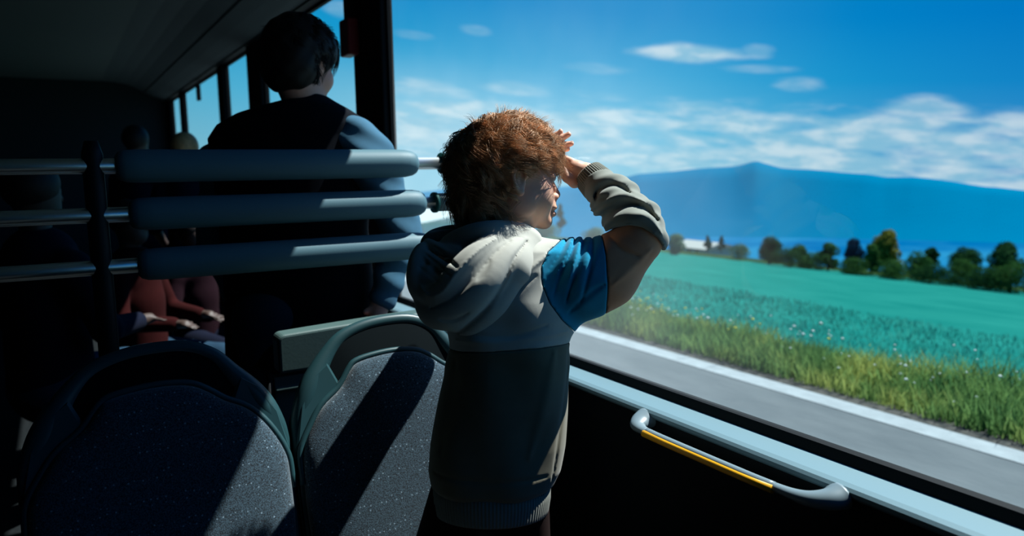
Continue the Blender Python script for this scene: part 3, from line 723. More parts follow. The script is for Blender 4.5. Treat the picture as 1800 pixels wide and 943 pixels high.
    sy = [py2y(v) for v in (600, 584, 560, 530, 500, 470, 445, 425, 405)]; sxs = [px2x(v) for v in (1022, 1010, 984, 962, 950, 948, 960, 983, 1000)]
    arm_seam = np.interp(Y, sy, sxs)                       # x of the sleeve seam at height Y
    band = px2x(1053) + (py2y(420) - Y) * .055             # blue / brown seam
    elb = np.interp(X, [px2x(v) for v in (1030, 1055, 1075, 1095, 1115, 1140, 1158, 1175)], [py2y(v) for v in (420, 412, 403, 400, 404, 420, 440, 470)])
    waist = py2y(607) + .0 * X + .006 * np.sin(X * 12)
    def smin(a, b, k):
        h = np.clip(.5 + .5 * (b - a) / k, 0, 1); return b + (a - b) * h - k * h * (1 - h)
    whole = smin(torso, A.v, .022)
    def panel(name, v, region, m, parent, grow=0):
        g = Field.__new__(Field); g.lo, g.h, g.n, g.ax = G.lo, G.h, G.n, G.ax
        g.v = np.maximum(v - grow, region.astype(np.float32)); return g.build(name, m, parent)
    xa = np.broadcast_to(X, G.v.shape)
    hoodie = panel('hoodie', whole, np.maximum(np.maximum(X - arm_seam, waist - Y), -10 + 0 * Z), MT['h_light'], root)
    tag(hoodie, 'light grey hoodie yoke')
    panel('lower_panel', torso, np.maximum(Y - waist + .0004, X - px2x(1040)), MT['h_olive'], hoodie, .0008)['label'] = 'dark olive lower half'
    panel('upper_sleeve', whole, np.maximum(np.maximum(arm_seam - X + .0006, X - band), py2y(600) - Y), MT['h_blue'], hoodie, .0006)['label'] = 'bright blue upper sleeve'
    panel('elbow_panel', whole, np.maximum(band - X + .0006, Y - elb - .020), MT['h_brown'], hoodie)['label'] = 'brown elbow section'
    panel('forearm_sleeve', Fm.v, np.maximum(elb - Y + .0 * Z, sx - Lf * .97), MT['h_grey'], hoodie, .0012)['label'] = 'grey wrinkled forearm section'
    # cuff and hem, ribbed
    c0, c1 = C(1058, 331, 1.498), C(1035, 308, 1.518); rc = []
    dirc = (c1 - c0) / np.linalg.norm(c1 - c0); u1 = np.cross(dirc, [0, 0, 1.]); u1 /= np.linalg.norm(u1); u2 = np.cross(dirc, u1)
    V = []; Fc = []; ns = 360
    prof = [(-.15, .030), (0, .0365), (.3, .0365), (.7, .0345), (1, .0325), (1.04, .0305), (.98, .027), (.5, .026)]
    for tt, r in prof:
        for j in range(ns):
            a = j / ns * 2 * math.pi; q = r + .0006 * math.sin(j * 2 * math.pi / 8)
            V.append(c0 + (c1 - c0) * tt + (u1 * math.cos(a) + u2 * math.sin(a)) * q)
    for i in range(len(prof) - 1):
        for j in range(ns): Fc.append((i * ns + j, i * ns + (j + 1) % ns, (i + 1) * ns + (j + 1) % ns, (i + 1) * ns + j))
    mesh_obj('cuff', Wd(V), Fc, MT['h_rib'], hoodie)
    V = []; Fc = []; ns = 840; cx = px2x(864); hw = px2x(968) - cx
    prof = [(853, .965), (857, 1.0), (875, 1.0), (895, .97), (902, .955), (904, .93), (896, .90)]
    for yp, sc in prof:
        for j in range(ns):
            a = j / ns * 2 * math.pi; q = 1 + .006 * math.sin(j * math.pi / 4)
            V.append((cx + hw * sc * q * math.cos(a), py2y(yp), -1.485 + .106 * sc * q * math.sin(a)))
    for i in range(len(prof) - 1):
        for j in range(ns): Fc.append((i * ns + j, i * ns + (j + 1) % ns, (i + 1) * ns + (j + 1) % ns, (i + 1) * ns + j))
    mesh_obj('hem_band', Wd(V), Fc, MT['h_rib'], hoodie)['label'] = 'ribbed hem band'
    # left sleeve, raised behind the head
    LS = Field((-.16, -.06, -1.82), (.10, .24, -1.42), .004)
    LS.chain([C(810, 468, 1.52), C(866, 402, 1.70), C(912, 308, 1.615)], [.060, .047, .030], .02)
    LS.build('left_sleeve', MT['h_grey'], hoodie)
    # side seam and stitching
    sm = [C(1003, 592, 1.405), C(1001, 640, 1.405), C(996, 700, 1.40), (C(986, 770, 1.40)), C(972, 830, 1.40), C(966, 850, 1.41)]
    # pocket edge with a small zip pull on the right front
    # ---------------- hood hanging down the back, left of the neck
    D = .0026
    Hd = Field((-.235, -.155, -1.56), (.12, .12, -1.28), D)
    # bag of cloth
    Hd.ell(C(815, 500, 1.405), (.083, .062, .045), .03, None)
    Hd.chain([C(758, 500, 1.395), C(800, 545, 1.385), C(850, 520, 1.385)], [.032, .034, .034], .03)
    Hd.chain([C(850, 520, 1.390), C(895, 470, 1.40), C(930, 425, 1.44)], [.040, .040, .026], .03)
    # hollow of the opening, facing up and left
    Hd.cone(C(762, 442, 1.40), C(812, 470, 1.385), .026, .022, .012, True)
    Hd.cone(C(778, 468, 1.36), C(800, 488, 1.355), .022, .014, .012, True)
    # rolls: opening rim, outer roll, neck roll
    rollA = spline([C(735, 505, 1.385), C(757, 521, 1.365), C(782, 512, 1.352), C(806, 480, 1.345), C(838, 446, 1.355), C(880, 418, 1.39), C(905, 408, 1.44)], 5)
    n = len(rollA); Hd.chain(rollA, [.0105 + .012 * math.sin(math.pi * min(1, i / (n - 1) * 1.1)) for i in range(n)], .007)
    rollB = spline([C(742, 530, 1.392), C(768, 552, 1.375), C(810, 535, 1.358), C(850, 500, 1.352), C(885, 455, 1.37), C(912, 424, 1.41)], 5)
    n = len(rollB); Hd.chain(rollB, [.012 + .017 * math.sin(math.pi * min(1, i / (n - 1) * 1.05)) for i in range(n)], .014)
    rollC = spline([C(790, 570, 1.40), C(822, 572, 1.385), C(862, 540, 1.375), C(895, 495, 1.385), C(922, 450, 1.41), C(938, 430, 1.43)], 5)
    n = len(rollC); Hd.chain(rollC, [.008 + .017 * math.sin(math.pi * min(1, i / (n - 1) * 1.05)) for i in range(n)], .005)
    rollE = spline([C(744, 438, 1.42), C(734, 462, 1.40), C(731, 490, 1.39), C(738, 515, 1.385)], 5)
    Hd.chain(rollE, [.012] * len(rollE), .012)
    # lining folds inside the opening
    for q, r in (([(752, 428, 1.43), (775, 440, 1.40), (800, 452, 1.385), (815, 470, 1.38)], .010), ([(742, 446, 1.41), (765, 462, 1.388), (790, 478, 1.37), (800, 488, 1.362)], .011),
                 ([(783, 437, 1.405), (803, 442, 1.39), (817, 458, 1.378)], .010)):
        ch = spline([C(*w) for w in q], 4); Hd.chain(ch, [r] * len(ch), .004)
    # collar roll at the back of the neck
    rollD = spline([C(790, 432, 1.43), C(830, 416, 1.40), C(870, 410, 1.395), (C(910, 412, 1.43)), C(928, 420, 1.47)], 5)
    Hd.chain(rollD, [.019] * len(rollD), .012)
    for pts, A_, w_ in (([(760, 541), (800, 522), (838, 485), (868, 450), (897, 424)], .0035, .0046), ([(800, 590), (818, 577), (852, 545), (882, 500), (902, 458), (926, 424)], .0055, .0048),
                        ([(738, 500), (757, 520), (782, 511), (806, 479), (838, 445), (872, 420)], -.0030, .0036), ([(842, 492), (852, 478), (862, 460)], .0025, .0060),
                        ([(760, 432), (785, 452), (806, 470)], .0040, .0028), ([(745, 446), (770, 466), (796, 486)], .0040, .0028), ([(775, 560), (800, 560), (825, 548)], .0035, .0040),
                        ([(735, 470), (750, 480), (775, 500)], .0025, .0030)):
        Hd.crease(pts, 1.37, A_, w_)
    hood = Hd.build('hood', MT['h_light'], hoodie, relax=3)
    # dark rear edge of the opening, seen from inside
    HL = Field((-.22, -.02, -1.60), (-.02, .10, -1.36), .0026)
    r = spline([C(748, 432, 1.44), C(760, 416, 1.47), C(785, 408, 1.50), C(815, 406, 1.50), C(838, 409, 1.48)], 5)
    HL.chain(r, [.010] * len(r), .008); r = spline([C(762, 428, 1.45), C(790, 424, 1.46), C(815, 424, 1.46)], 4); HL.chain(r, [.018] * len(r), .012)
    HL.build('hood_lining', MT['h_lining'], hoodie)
    # ---------------- hair
    Hf = Field(H(0, 0, 0) - .16, H(0, 0, 0) + .16, .003)
    he = lambda c, r_, k=.01, sub=False: Hf.ell(H(*c), r_, k, R, sub)
    he((-.008, 0, .036), (.101, .083, .086)); he((-.052, 0, -.030), (.046, .060, .058), .03)
    he((.085, 0, -.035), (.072, .10, .078), .01, True); he((.030, -.085, -.045), (.035, .03, .048), .01, True); he((.030, .085, -.045), (.035, .03, .048), .01, True)
    he((.0, 0, -.150), (.09, .12, .065), .01, True)
    for sg in (-1, 1): he((.002, sg * .09, -.016), (.022, .026, .030), .006, True)
    xx, yy_, zz = Hf.full()
    Hf.v += (.004 * np.sin(xx * 190 + 3 * np.sin(yy_ * 60)) * np.sin(yy_ * 150 + zz * 90)).astype(np.float32)
    hair = Hf.build('hair', MT['hair_boy'], root)
    def keep(d):
        x, y, z = d
        if x > .42 and z < .42: return False
        if x > .0 and z < .16: return False
        if x > -.50 and z < .10 and abs(y) > .3: return False
        if x > -.30 and z < -.18: return False
        if z < -.80: return False
        return True
    hairlocks('curls', MT['hair_boy'], hair, H(-.006, 0, .030), (.095, .077, .082), R, 760, 17, keep, (-.45, -.1, .9), .092, .0110, 3, .0007, 1.40, .27, .022)
    nape = lambda d: d[0] < -.25 and -.75 < d[2] < .25
    hairlocks('nape_curls', MT['hair_boy'], hair, H(-.006, 0, .030), (.096, .078, .083), R, 90, 16, nape, (-.3, -.1, .9), .120, .0150, 9, .0007, 1.65, .42, .016)
    top = lambda d: d[2] > .15 and d[0] < .35 and not (d[2] < .35 and d[0] > -.4)
    hairlocks('top_waves', MT['hair_boy'], hair, H(-.006, 0, .030), (.097, .079, .085), R, 190, 18, top, (-.97, -.25, .05), .095, .0110, 11, .0007, 1.4, .19, .022)
    return root
boy()

# ============================================================ ADULT BEYOND THE RAILS
def adult():
    t = 2.28; c = lambda px, py, d=0: C(px, py, t + d)
    b = Wp(530, 400, t); root = empty('person', (b[0], b[1], 0), 'standing adult with dark hair seen from behind, dark vest over blue shirt', 'person')
    R = headframe(math.radians(60), -.05); hc = c(531, 112)
    H = lambda x, y, z: hc + R @ np.array([x, y, z])
    B = Field((-1.10, -.45, -2.72), (-.12, .86, -1.98), .006)
    B.ell(H(-.005, 0, .035), (.100, .080, .090), .01, R); B.ell(H(.035, 0, -.035), (.062, .060, .085), .02, R); B.ell(H(.07, 0, -.10), (.022, .024, .020), .02, R)
    B.cone(H(.095, 0, 0), H(.115, 0, -.04), .008, .011, .01)
    for sg in (-1, 1):
        B.ell(H(-.005, sg * .083, -.018), (.018, .009, .032), .006, R); B.ell(H(.055, sg * .04, -.04), (.03, .025, .03), .02, R)
    B.cone(H(-.015, 0, -.07), c(546, 208, .03), .062, .060, .02)
    B.cone(c(470, 256, .06), c(600, 264, .04), .045, .045, .02); B.cone(c(530, 290, .03), c(525, 480, .03), .12, .12, .05)
    for sh, el, wr in ((c(405, 262, .08), c(380, 430, .06), c(430, 540, -.02)), (c(640, 268, .01), c(700, 405, .0), c(672, 520, -.05))):
        B.chain([sh, el, wr], [.036, .036, .032], .012)
        d = wr - el; d /= np.linalg.norm(d); pm = wr + d * .07; B.chain([wr, pm], [.030, .026], .02)
        for i in range(4): B.chain([pm + np.array([(i - 1.5) * .016, 0, 0]), pm + d * .04 + np.array([(i - 1.5) * .017, 0, .01]), pm + d * .07 + np.array([(i - 1.5) * .014, 0, .03])], [.010, .009, .008], .004)
        B.chain([wr + d * .02, wr + d * .05 + np.array([-.035, 0, .02])], [.012, .009], .006)
    body = B.build('body', MT['skin_adult'], root)
    Hf = Field(hc - .20, hc + .20, .005)
    he = lambda q, r_, k=.01, sub=False: Hf.ell(H(*q), r_, k, R, sub)
    he((-.012, 0, .040), (.122, .106, .108)); he((-.050, 0, -.025), (.078, .092, .085), .03)
    he((.10, 0, -.05), (.075, .13, .085), .01, True); he((.035, -.10, -.075), (.06, .045, .055), .012, True); he((.0, 0, -.165), (.10, .14, .075), .02, True)
    for sg in (-1, 1): he((-.002, sg * .10, -.024), (.024, .03, .036), .006, True)
    X, Y, Z = Hf.full(); Hf.v += (.002 * np.sin(X * 90 + 2 * np.sin(Z * 50)) * np.sin(Y * 70 + Z * 60)).astype(np.float32)
    hair = Hf.build('hair', MT['hair_adult'], root)
    def keep(d):
        x, y, z = d
        return not ((x > .4 and z < .25) or (x > .05 and z < -.05) or z < -.72)
    hairlocks('hair_locks', MT['hair_adult'], hair, H(-.01, 0, .040), (.110, .094, .098), R, 240, 16, keep, (-.4, .1, .9), .085, .006, 5, .0009, 1.35, .14)
    V = Field((-1.15, -1.20, -2.72), (-.08, .60, -1.98), .0065)
    rows = [(168, 520, 574, .07), (178, 495, 590, .085), (190, 455, 612, .115), (203, 412, 632, .13), (222, 378, 647, .14), (245, 362, 654, .135), (300, 372, 648, .15), (400, 385, 642, .155), (520, 392, 655, .15), (640, 395, 660, .15)]
    yy = [-(r[0] - 471.5) / FPX * t for r in rows]
    V.stack(yy, [(r[1] - 900) / FPX * t for r in rows], [(r[2] - 900) / FPX * t for r in rows], [r[3] for r in rows], [-t - .03] * len(rows), .01, 2.2)
    V.build('vest', MT['vest'], root)
    for nm, sh, s2, el, wr in (('sleeve', c(418, 262, .08), c(392, 290, .08), c(382, 430, .06), c(430, 540, -.02)), ('sleeve', c(624, 246, -.01), c(652, 282, -.02), c(706, 405, 0), c(676, 520, -.05))):
        lo_ = np.minimum.reduce([sh, s2, el, wr]) - .11; hi_ = np.maximum.reduce([sh, s2, el, wr]) + .11
        G = Field(lo_, hi_, .005); G.chain([sh, s2, el, wr], [.072, .070, .058, .043], .03)
        X, Y, Z = G.full(); G.v += (-.004 * np.sin(Y * 75 + X * 40)).astype(np.float32); G.build(nm, MT['shirt'], root)
    G = Field(c(550, 182) - .11, c(550, 182) + .11, .004); cc = c(552, 186, .02)
    ring = [cc + np.array([math.cos(a) * .066, .010 * math.cos(a) * -1, math.sin(a) * .064]) for a in np.linspace(0, 2 * math.pi, 25)]
    G.chain(ring, [.011] * 25, .006); G.build('collar', MT['shirt'], root)
    # trousers down to shoes on the floor
    hipz = Wd(c(525, 640, .03)); x0, y0 = hipz[0], hipz[1]
    T = Field((-.55, -.35, 0), (.55, .35, 1.12), .010); T.lo = np.array([x0 - .4, y0 - .35, -.0]); T.ax = [(T.lo[i] + np.arange(T.n[i]) * T.h).astype(np.float32) for i in range(3)]
    T.ell((x0, y0, .92), (.19, .13, .14), .03)
    for sg in (-1, 1): T.chain([(x0 + sg * .09, y0, .88), (x0 + sg * .10, y0 + .01, .50), (x0 + sg * .10, y0 + .02, .10)], [.095, .070, .052], .02)
    T.build('trousers', MT['jeans'], root, 'bus')
    for sg in (-1, 1):
        q = np.array([x0 + sg * .10, y0 + .05, .045]); g = Field(q - .2, q + .2, .008); g.cone(q + [0, -.06, 0], q + [0, .13, -.008], .042, .035, 0); g.build('shoe', MT['black'], root, 'bus')
adult()

# ============================================================ PASSENGERS FURTHER FORWARD
def passenger(x, y, ang, seated, label, top, bottom, hairm, scale=1., extra=None, z0=0):
    """simple but whole figures, bus metres; ang = heading of the face (0 = forward)"""
    root = empty('person', (x, y, z0), label, 'person', None)
    ca, sa = math.cos(ang), math.sin(ang)
    def L(a, f, z): return np.array([x + (a * ca + f * sa) * scale, y + (-a * sa + f * ca) * scale, z0 + z * scale])   # a sideways, f forward
    sh = 1.0 if seated else 1.38; hip = .50 if seated else .92; hd = sh + .23
    lo = np.array([x - .75 * scale, y - .75 * scale, z0 - .02]); hi = np.array([x + .75 * scale, y + .75 * scale, z0 + (hd + .2) * scale])
    B = Field(lo, hi, .011); s = scale
    Q = np.array([[ca, sa, 0], [-sa, ca, 0], [0, 0, 1.]])
    B.ell(L(0, 0, hd), (.075 * s, .092 * s, .105 * s), .01, Q); B.ell(L(0, .04, hd - .07), (.05 * s, .05 * s, .05 * s), .03, Q); B.cone(L(0, .09, hd), L(0, .108, hd - .03), .01, .012, .01)
    B.cone(L(0, -.01, hd - .08), L(0, -.01, sh), .052 * s, .055 * s, .02); B.cone(L(0, 0, sh - .1), L(0, 0, hip + .05), .10 * s, .10 * s, .03)
    kn = [(sg * .10, .42, .47) if seated else (sg * .09, .02, .50) for sg in (-1, 1)]; ft = [(sg * .11, .44, .08) if seated else (sg * .10, 0, .08) for sg in (-1, 1)]
    hands = []
    for i, sg in enumerate((-1, 1)):
        e = (sg * .24, .05, sh - .28); w = (sg * .14, .28, sh - .30) if seated else (sg * .20, .18, sh - .42)
        if not seated and sg > 0: e = (sg * .26, .14, sh - .18); w = (sg * .20, .32, sh + .02)
        B.chain([L(sg * .16, 0, sh - .04), L(*e), L(*w)], [.045 * s, .036 * s, .026 * s], .02)
        hnd = L(w[0] * .97, w[1] + .07, w[2]); B.cone(L(*w), hnd, .026 * s, .024 * s, .01)
        for j in range(4): B.cone(hnd + (L((j - 1.5) * .02, 0, 0) - L(0, 0, 0)), L(w[0] * .97 + (j - 1.5) * .018, w[1] + .13, w[2] - .02), .009 * s, .008 * s, .005)
        B.cone(L(w[0], w[1] + .03, w[2]), L(w[0] - sg * .045, w[1] + .08, w[2] + .005), .011 * s, .009 * s, .006)
        B.chain([L(sg * .09, 0, hip), L(*kn[i]), L(*ft[i])], [.07 * s, .05 * s, .035 * s], .02)
        hands.append((e, w))
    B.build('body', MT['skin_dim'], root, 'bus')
    G = Field(lo, hi, .012); G.chain([L(0, 0, sh - .02), L(0, 0, hip + .30), L(0, 0, hip)], [.13 * s, .14 * s, .15 * s], .03); G.cone(L(-.15, 0, sh - .05), L(.15, 0, sh - .05), .075 * s, .075 * s, .04)
    for i, sg in enumerate((-1, 1)): G.cone(L(sg * .17, 0, sh - .06), L(*hands[i][0]), .064 * s, .054 * s, .02)
    if seated:
        for i in (0, 1): G.cone(L(*hands[i][0]), L(*hands[i][1]), .05 * s, .04 * s, .02)
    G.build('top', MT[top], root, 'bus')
    P = Field(lo, hi, .012); P.ell(L(0, 0, hip), (.16 * s, .15 * s, .13 * s), .02, Q)
    for i, sg in enumerate((-1, 1)): P.chain([L(sg * .09, .02, hip), L(*kn[i]), L(*ft[i])], [.095 * s, .070 * s, .055 * s], .02)
    P.build('trousers', MT[bottom], root, 'bus')
    for i in (0, 1):
        q = L(ft[i][0], ft[i][1], .045); g = Field(q - .2, q + .2, .01); g.cone(q, L(ft[i][0], ft[i][1] + .13, .04), .042, .036, 0); g.build('shoe', MT['white' if extra else 'black'], root, 'bus')
    Hf = Field(L(0, 0, hd) - .18, L(0, 0, hd) + .18, .009); Hf.ell(L(0, -.015, hd + .03), (.088 * s, .105 * s, .10 * s), .01, Q); Hf.ell(L(0, .11, hd - .03), (.10 * s, .07 * s, .075 * s), .01, Q, True); Hf.ell(L(0, 0, hd - .15), (.12 * s, .12 * s, .09 * s), .01, Q, True)
    Hf.build('hair', MT[hairm], root, 'bus')
PAX = [  # pixel of the head, distance along the eye's axis, heading, seated ...
 ((240, 250), 5.6, .6, False, 'dark haired passenger standing in navy far ahead at the left', 'navy', 'navy', 'hair_adult'),
 ((326, 266), 4.7, .3, False, 'fair haired passenger far ahead, only the top of head showing', 'navy', 'navy', 'hair_blond'),
 ((228, 392), 3.7, 2.2, True, 'seated passenger in red top and blue jeans beyond the rails', 'redcloth', 'jeans', 'hair_adult'),
 ((338, 415), 4.3, 2.6, True, 'small seated passenger in dark pink top, low behind the lowest rail', 'pink', 'navy', 'hair_adult'),
 ((60, 335), 2.9, .9, True, 'dim seated passenger at far left between the upper two rails', 'navy', 'jeans', 'hair_adult'),
]
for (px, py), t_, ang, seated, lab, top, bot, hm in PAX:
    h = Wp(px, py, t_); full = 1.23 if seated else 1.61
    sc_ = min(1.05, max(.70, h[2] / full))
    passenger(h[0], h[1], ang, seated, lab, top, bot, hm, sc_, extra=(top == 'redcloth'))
# ============================================================ OUTSIDE
ZR = -.35                                # road surface below the bus floor
def gmat(name, stops, scale, stretch=(1, 1, 1), rough=.95, bump=.3, det=6):
    m = bpy.data.materials.new(name); m.use_nodes = True; nt = m.node_tree; b = nt.nodes['Principled BSDF']
    N = lambda t: nt.nodes.new(t); L = nt.links.new
    tc = N('ShaderNodeTexCoord'); mp = N('ShaderNodeMapping'); mp.inputs['Scale'].default_value = stretch; L(tc.outputs['Object'], mp.inputs[0])
    n = N('ShaderNodeTexNoise'); n.inputs['Scale'].default_value = scale; n.inputs['Detail'].default_value = det; n.inputs['Roughness'].default_value = .62; L(mp.outputs[0], n.inputs['Vector'])
    r = N('ShaderNodeValToRGB'); L(n.outputs[0], r.inputs[0]); cr = r.color_ramp
    cr.elements[0].position = stops[0][0]; cr.elements[0].color = (*stops[0][1], 1); cr.elements[1].position = stops[-1][0]; cr.elements[1].color = (*stops[-1][1], 1)
    for p, c in stops[1:-1]: cr.elements.new(p).color = (*c, 1)
    L(r.outputs[0], b.inputs['Base Color']); b.inputs['Roughness'].default_value = rough; b.inputs['Specular IOR Level'].default_value = 0
    if bump:
        bp = N('ShaderNodeBump'); bp.inputs['Strength'].default_value = bump; bp.inputs['Distance'].default_value = .05; L(n.outputs[0], bp.inputs['Height']); L(bp.outputs[0], b.inputs['Normal'])
    return m
road_m = gmat('asphalt', [(.3, (.085, .105, .112)), (.7, (.11, .132, .138))], 5, (1, .35, 1))
line_m = gmat('road_paint', [(.3, (.21, .25, .26)), (.7, (.27, .32, .33))], 8)
shoulder_m = gmat('gravel', [(.35, (.03, .035, .035)), (.65, (.09, .09, .08))], 14)
verge_m = gmat('verge_soil', [(.35, (.03, .06, .015)), (.65, (.09, .13, .03))], 6)
field_m = gmat('young_crop', [(.3, (.005, .105, .088)), (.7, (.012, .14, .115))], .6, (1, .5, 1))
grass_m = gmat('verge_grass', [(.3, (.04, .14, .05)), (.5, (.14, .26, .08)), (.7, (.36, .40, .11))], 1.6)
translucent(grass_m, .4)
crop_m = gmat('crop_blades', [(.3, (.01, .20, .165)), (.7, (.05, .32, .26))], 1.2)

translucent(crop_m, .45)
def sheet(name, xs, ys, zf, m, label=None, thick=.3):
    xs = np.asarray(xs, float); ys = np.asarray(ys, float)
    V = [(x, y, zf(x, y)) for y in ys for x in xs]; nx = len(xs); ny = len(ys); F = [(j * nx + i, j * nx + i + 1, (j + 1) * nx + i + 1, (j + 1) * nx + i) for j in range(ny - 1) for i in range(nx - 1)]
    o = mesh_obj(name, V, F, m); o['kind'] = 'structure'
    if label: o['label'] = label
    return o
sheet('road', [-7, 4.57], [-30, 0, 30, 90, 200], lambda x, y: ZR, road_m, 'grey asphalt road beside the bus')
o = sheet('road_line', [4.56, 4.76], [-30, 0, 30, 90, 200], lambda x, y: ZR + .004, line_m, 'white line along the road edge')
sheet('road_shoulder', [4.57, 4.9, 5.15], [-30, 0, 30, 90, 200], lambda x, y: ZR - .012 * (x > 4.6) - .03 * (x > 5), shoulder_m, 'dark gravel strip between line and grass')
def vz(x, y): return ZR - .03 - .04 * min(1, max(0, x - 4.9)) - max(0, min(1, (x - 5.9) / 1.2)) * .82
sheet('verge_ground', [4.95, 5.3, 5.9, 6.5, 7.1], np.linspace(-20, 180, 60), vz, verge_m, 'green grass bank beside the road')
EDGE = [(-60, 66), (0, 62), (26.7, 59.4), (52.7, 49.5), (90, 45), (180, 42)]
def ex(y): return float(np.interp(y, [e[0] for e in EDGE], [e[1] for e in EDGE]))
def fz(x, y): return 1.35 - 1.9 - .124 * x
ysf = np.concatenate([np.linspace(-60, 60, 60), np.linspace(64, 180, 24)]); V = []; nx = 26
for y in ysf:
    for i in range(nx):
        x = 6.9 + (ex(y) - 6.9) * i / (nx - 1); V.append((x, y, fz(x, y) + (0 if i else .1)))
F = [(j * nx + i, j * nx + i + 1, (j + 1) * nx + i + 1, (j + 1) * nx + i) for j in range(len(ysf) - 1) for i in range(nx - 1)]
o = mesh_obj('field_ground', V, F, field_m); o['kind'] = 'structure'; o['label'] = 'wide teal green crop field sloping towards the lake'
# scrub ground beyond the field edge, falling away to the lake
V = []; nx = 6
for y in ysf:
    for i, (dx, dz) in enumerate(((-.3, 0), (6, -.6), (14, -4), (40, -20), (120, -80), (700, -520))):
        x = ex(y) + dx; V.append((x, y * (1 + dx / 200), fz(ex(y), y) + dz))
F = [(j * nx + i, j * nx + i + 1, (j + 1) * nx + i + 1, (j + 1) * nx + i) for j in range(len(ysf) - 1) for i in range(nx - 1)]
o = mesh_obj('hillside_ground', V, F, gmat('scrub', [(.35, (.008, .03, .012)), (.65, (.035, .06, .02))], .5)); o['kind'] = 'structure'

def blades(name, n, xr, yr, zf, hr, wd, m, label, cat, lean=.3, ydist=None):
    g = np.random.default_rng(len(name) * 31 + n)
    x = g.uniform(*xr, n); y = yr[0] + (yr[1] - yr[0]) * g.uniform(0, 1, n) ** 1.5
    clump = .5 + .5 * np.sin(x * 3.1 + 2 * np.sin(y * 1.3)) * np.sin(y * 1.9 + x)
    h = g.uniform(*hr, n) * (.55 + .75 * clump); z = np.array([zf(a, b) for a, b in zip(x, y)]) - .01
    a = g.uniform(0, 6.28, n); w = wd * g.uniform(.6, 1.4, n) * (1 + y * .04); lx = g.normal(scale=lean, size=n) * h; ly = g.normal(scale=lean, size=n) * h
    p0 = np.stack([x - np.cos(a) * w, y - np.sin(a) * w, z], 1); p1 = np.stack([x + np.cos(a) * w, y + np.sin(a) * w, z], 1)
    m1 = np.stack([x + np.cos(a) * w * .7 + lx * .4, y + np.sin(a) * w * .7 + ly * .4, z + h * .6], 1); m0 = np.stack([x - np.cos(a) * w * .7 + lx * .4, y - np.sin(a) * w * .7 + ly * .4, z + h * .6], 1)
    tp = np.stack([x + lx, y + ly, z + h], 1); tp2 = tp + np.stack([np.cos(a) * w * .1, np.sin(a) * w * .1, 0 * x], 1)
    V = np.stack([p0, p1, m1, m0, tp2, tp], 1).reshape(-1, 3); i = np.arange(n)[:, None] * 6
    F = np.concatenate([i + [0, 1, 2, 3], i + [3, 2, 4, 5]]); o = mesh_obj(name, V, F.astype(np.int32), m, smooth=False)
    return tag(o, label, cat, kind='stuff')
blades('verge_grass', 60000, (4.93, 6.2), (.5, 34), vz, (.08, .30), .006, grass_m, 'tall green and yellow grass growing along the road edge', 'grass')
blades('crop_plants', 60000, (6.6, 12), (1, 40), lambda x, y: max(fz(x, y), vz(x, y)), (.03, .10), .007, crop_m, 'teal green young crop plants standing at the near field edge', 'crop')
for nm, colr, n, lab, zr in (('white_flowers', (.62, .72, .70), 420, 'pale wild flower heads scattered through the roadside grass', .25), ('yellow_flowers', (.62, .60, .05), 800, 'yellow wild flower heads in the roadside grass', .2)):
    g = np.random.default_rng(n); V = []; F = []
    for i in range(n):
        x = g.uniform(5.1, 6.3 if n < 500 else 6.0); y = (1 + 24 * g.uniform() ** 1.4) if n < 500 else g.normal(8.6, 1.4); z = vz(x, y) + g.uniform(.12, .12 + zr); r = g.uniform(.008, .02)
        k = len(V); V += [(x + r * math.cos(a), y + r * math.sin(a), z + .3 * r * math.sin(a * 2)) for a in np.linspace(0, 2 * math.pi, 6, endpoint=False)] + [(x, y, z + r * .6), (x, y, z - r * .5)]
        F += [(k + j, k + (j + 1) % 6, k + 6) for j in range(6)] + [(k + (j + 1) % 6, k + j, k + 7) for j in range(6)]
    tag(mesh_obj(nm, V, F, mat(nm + '_petal', colr, .8)), lab, 'flowers', kind='stuff')

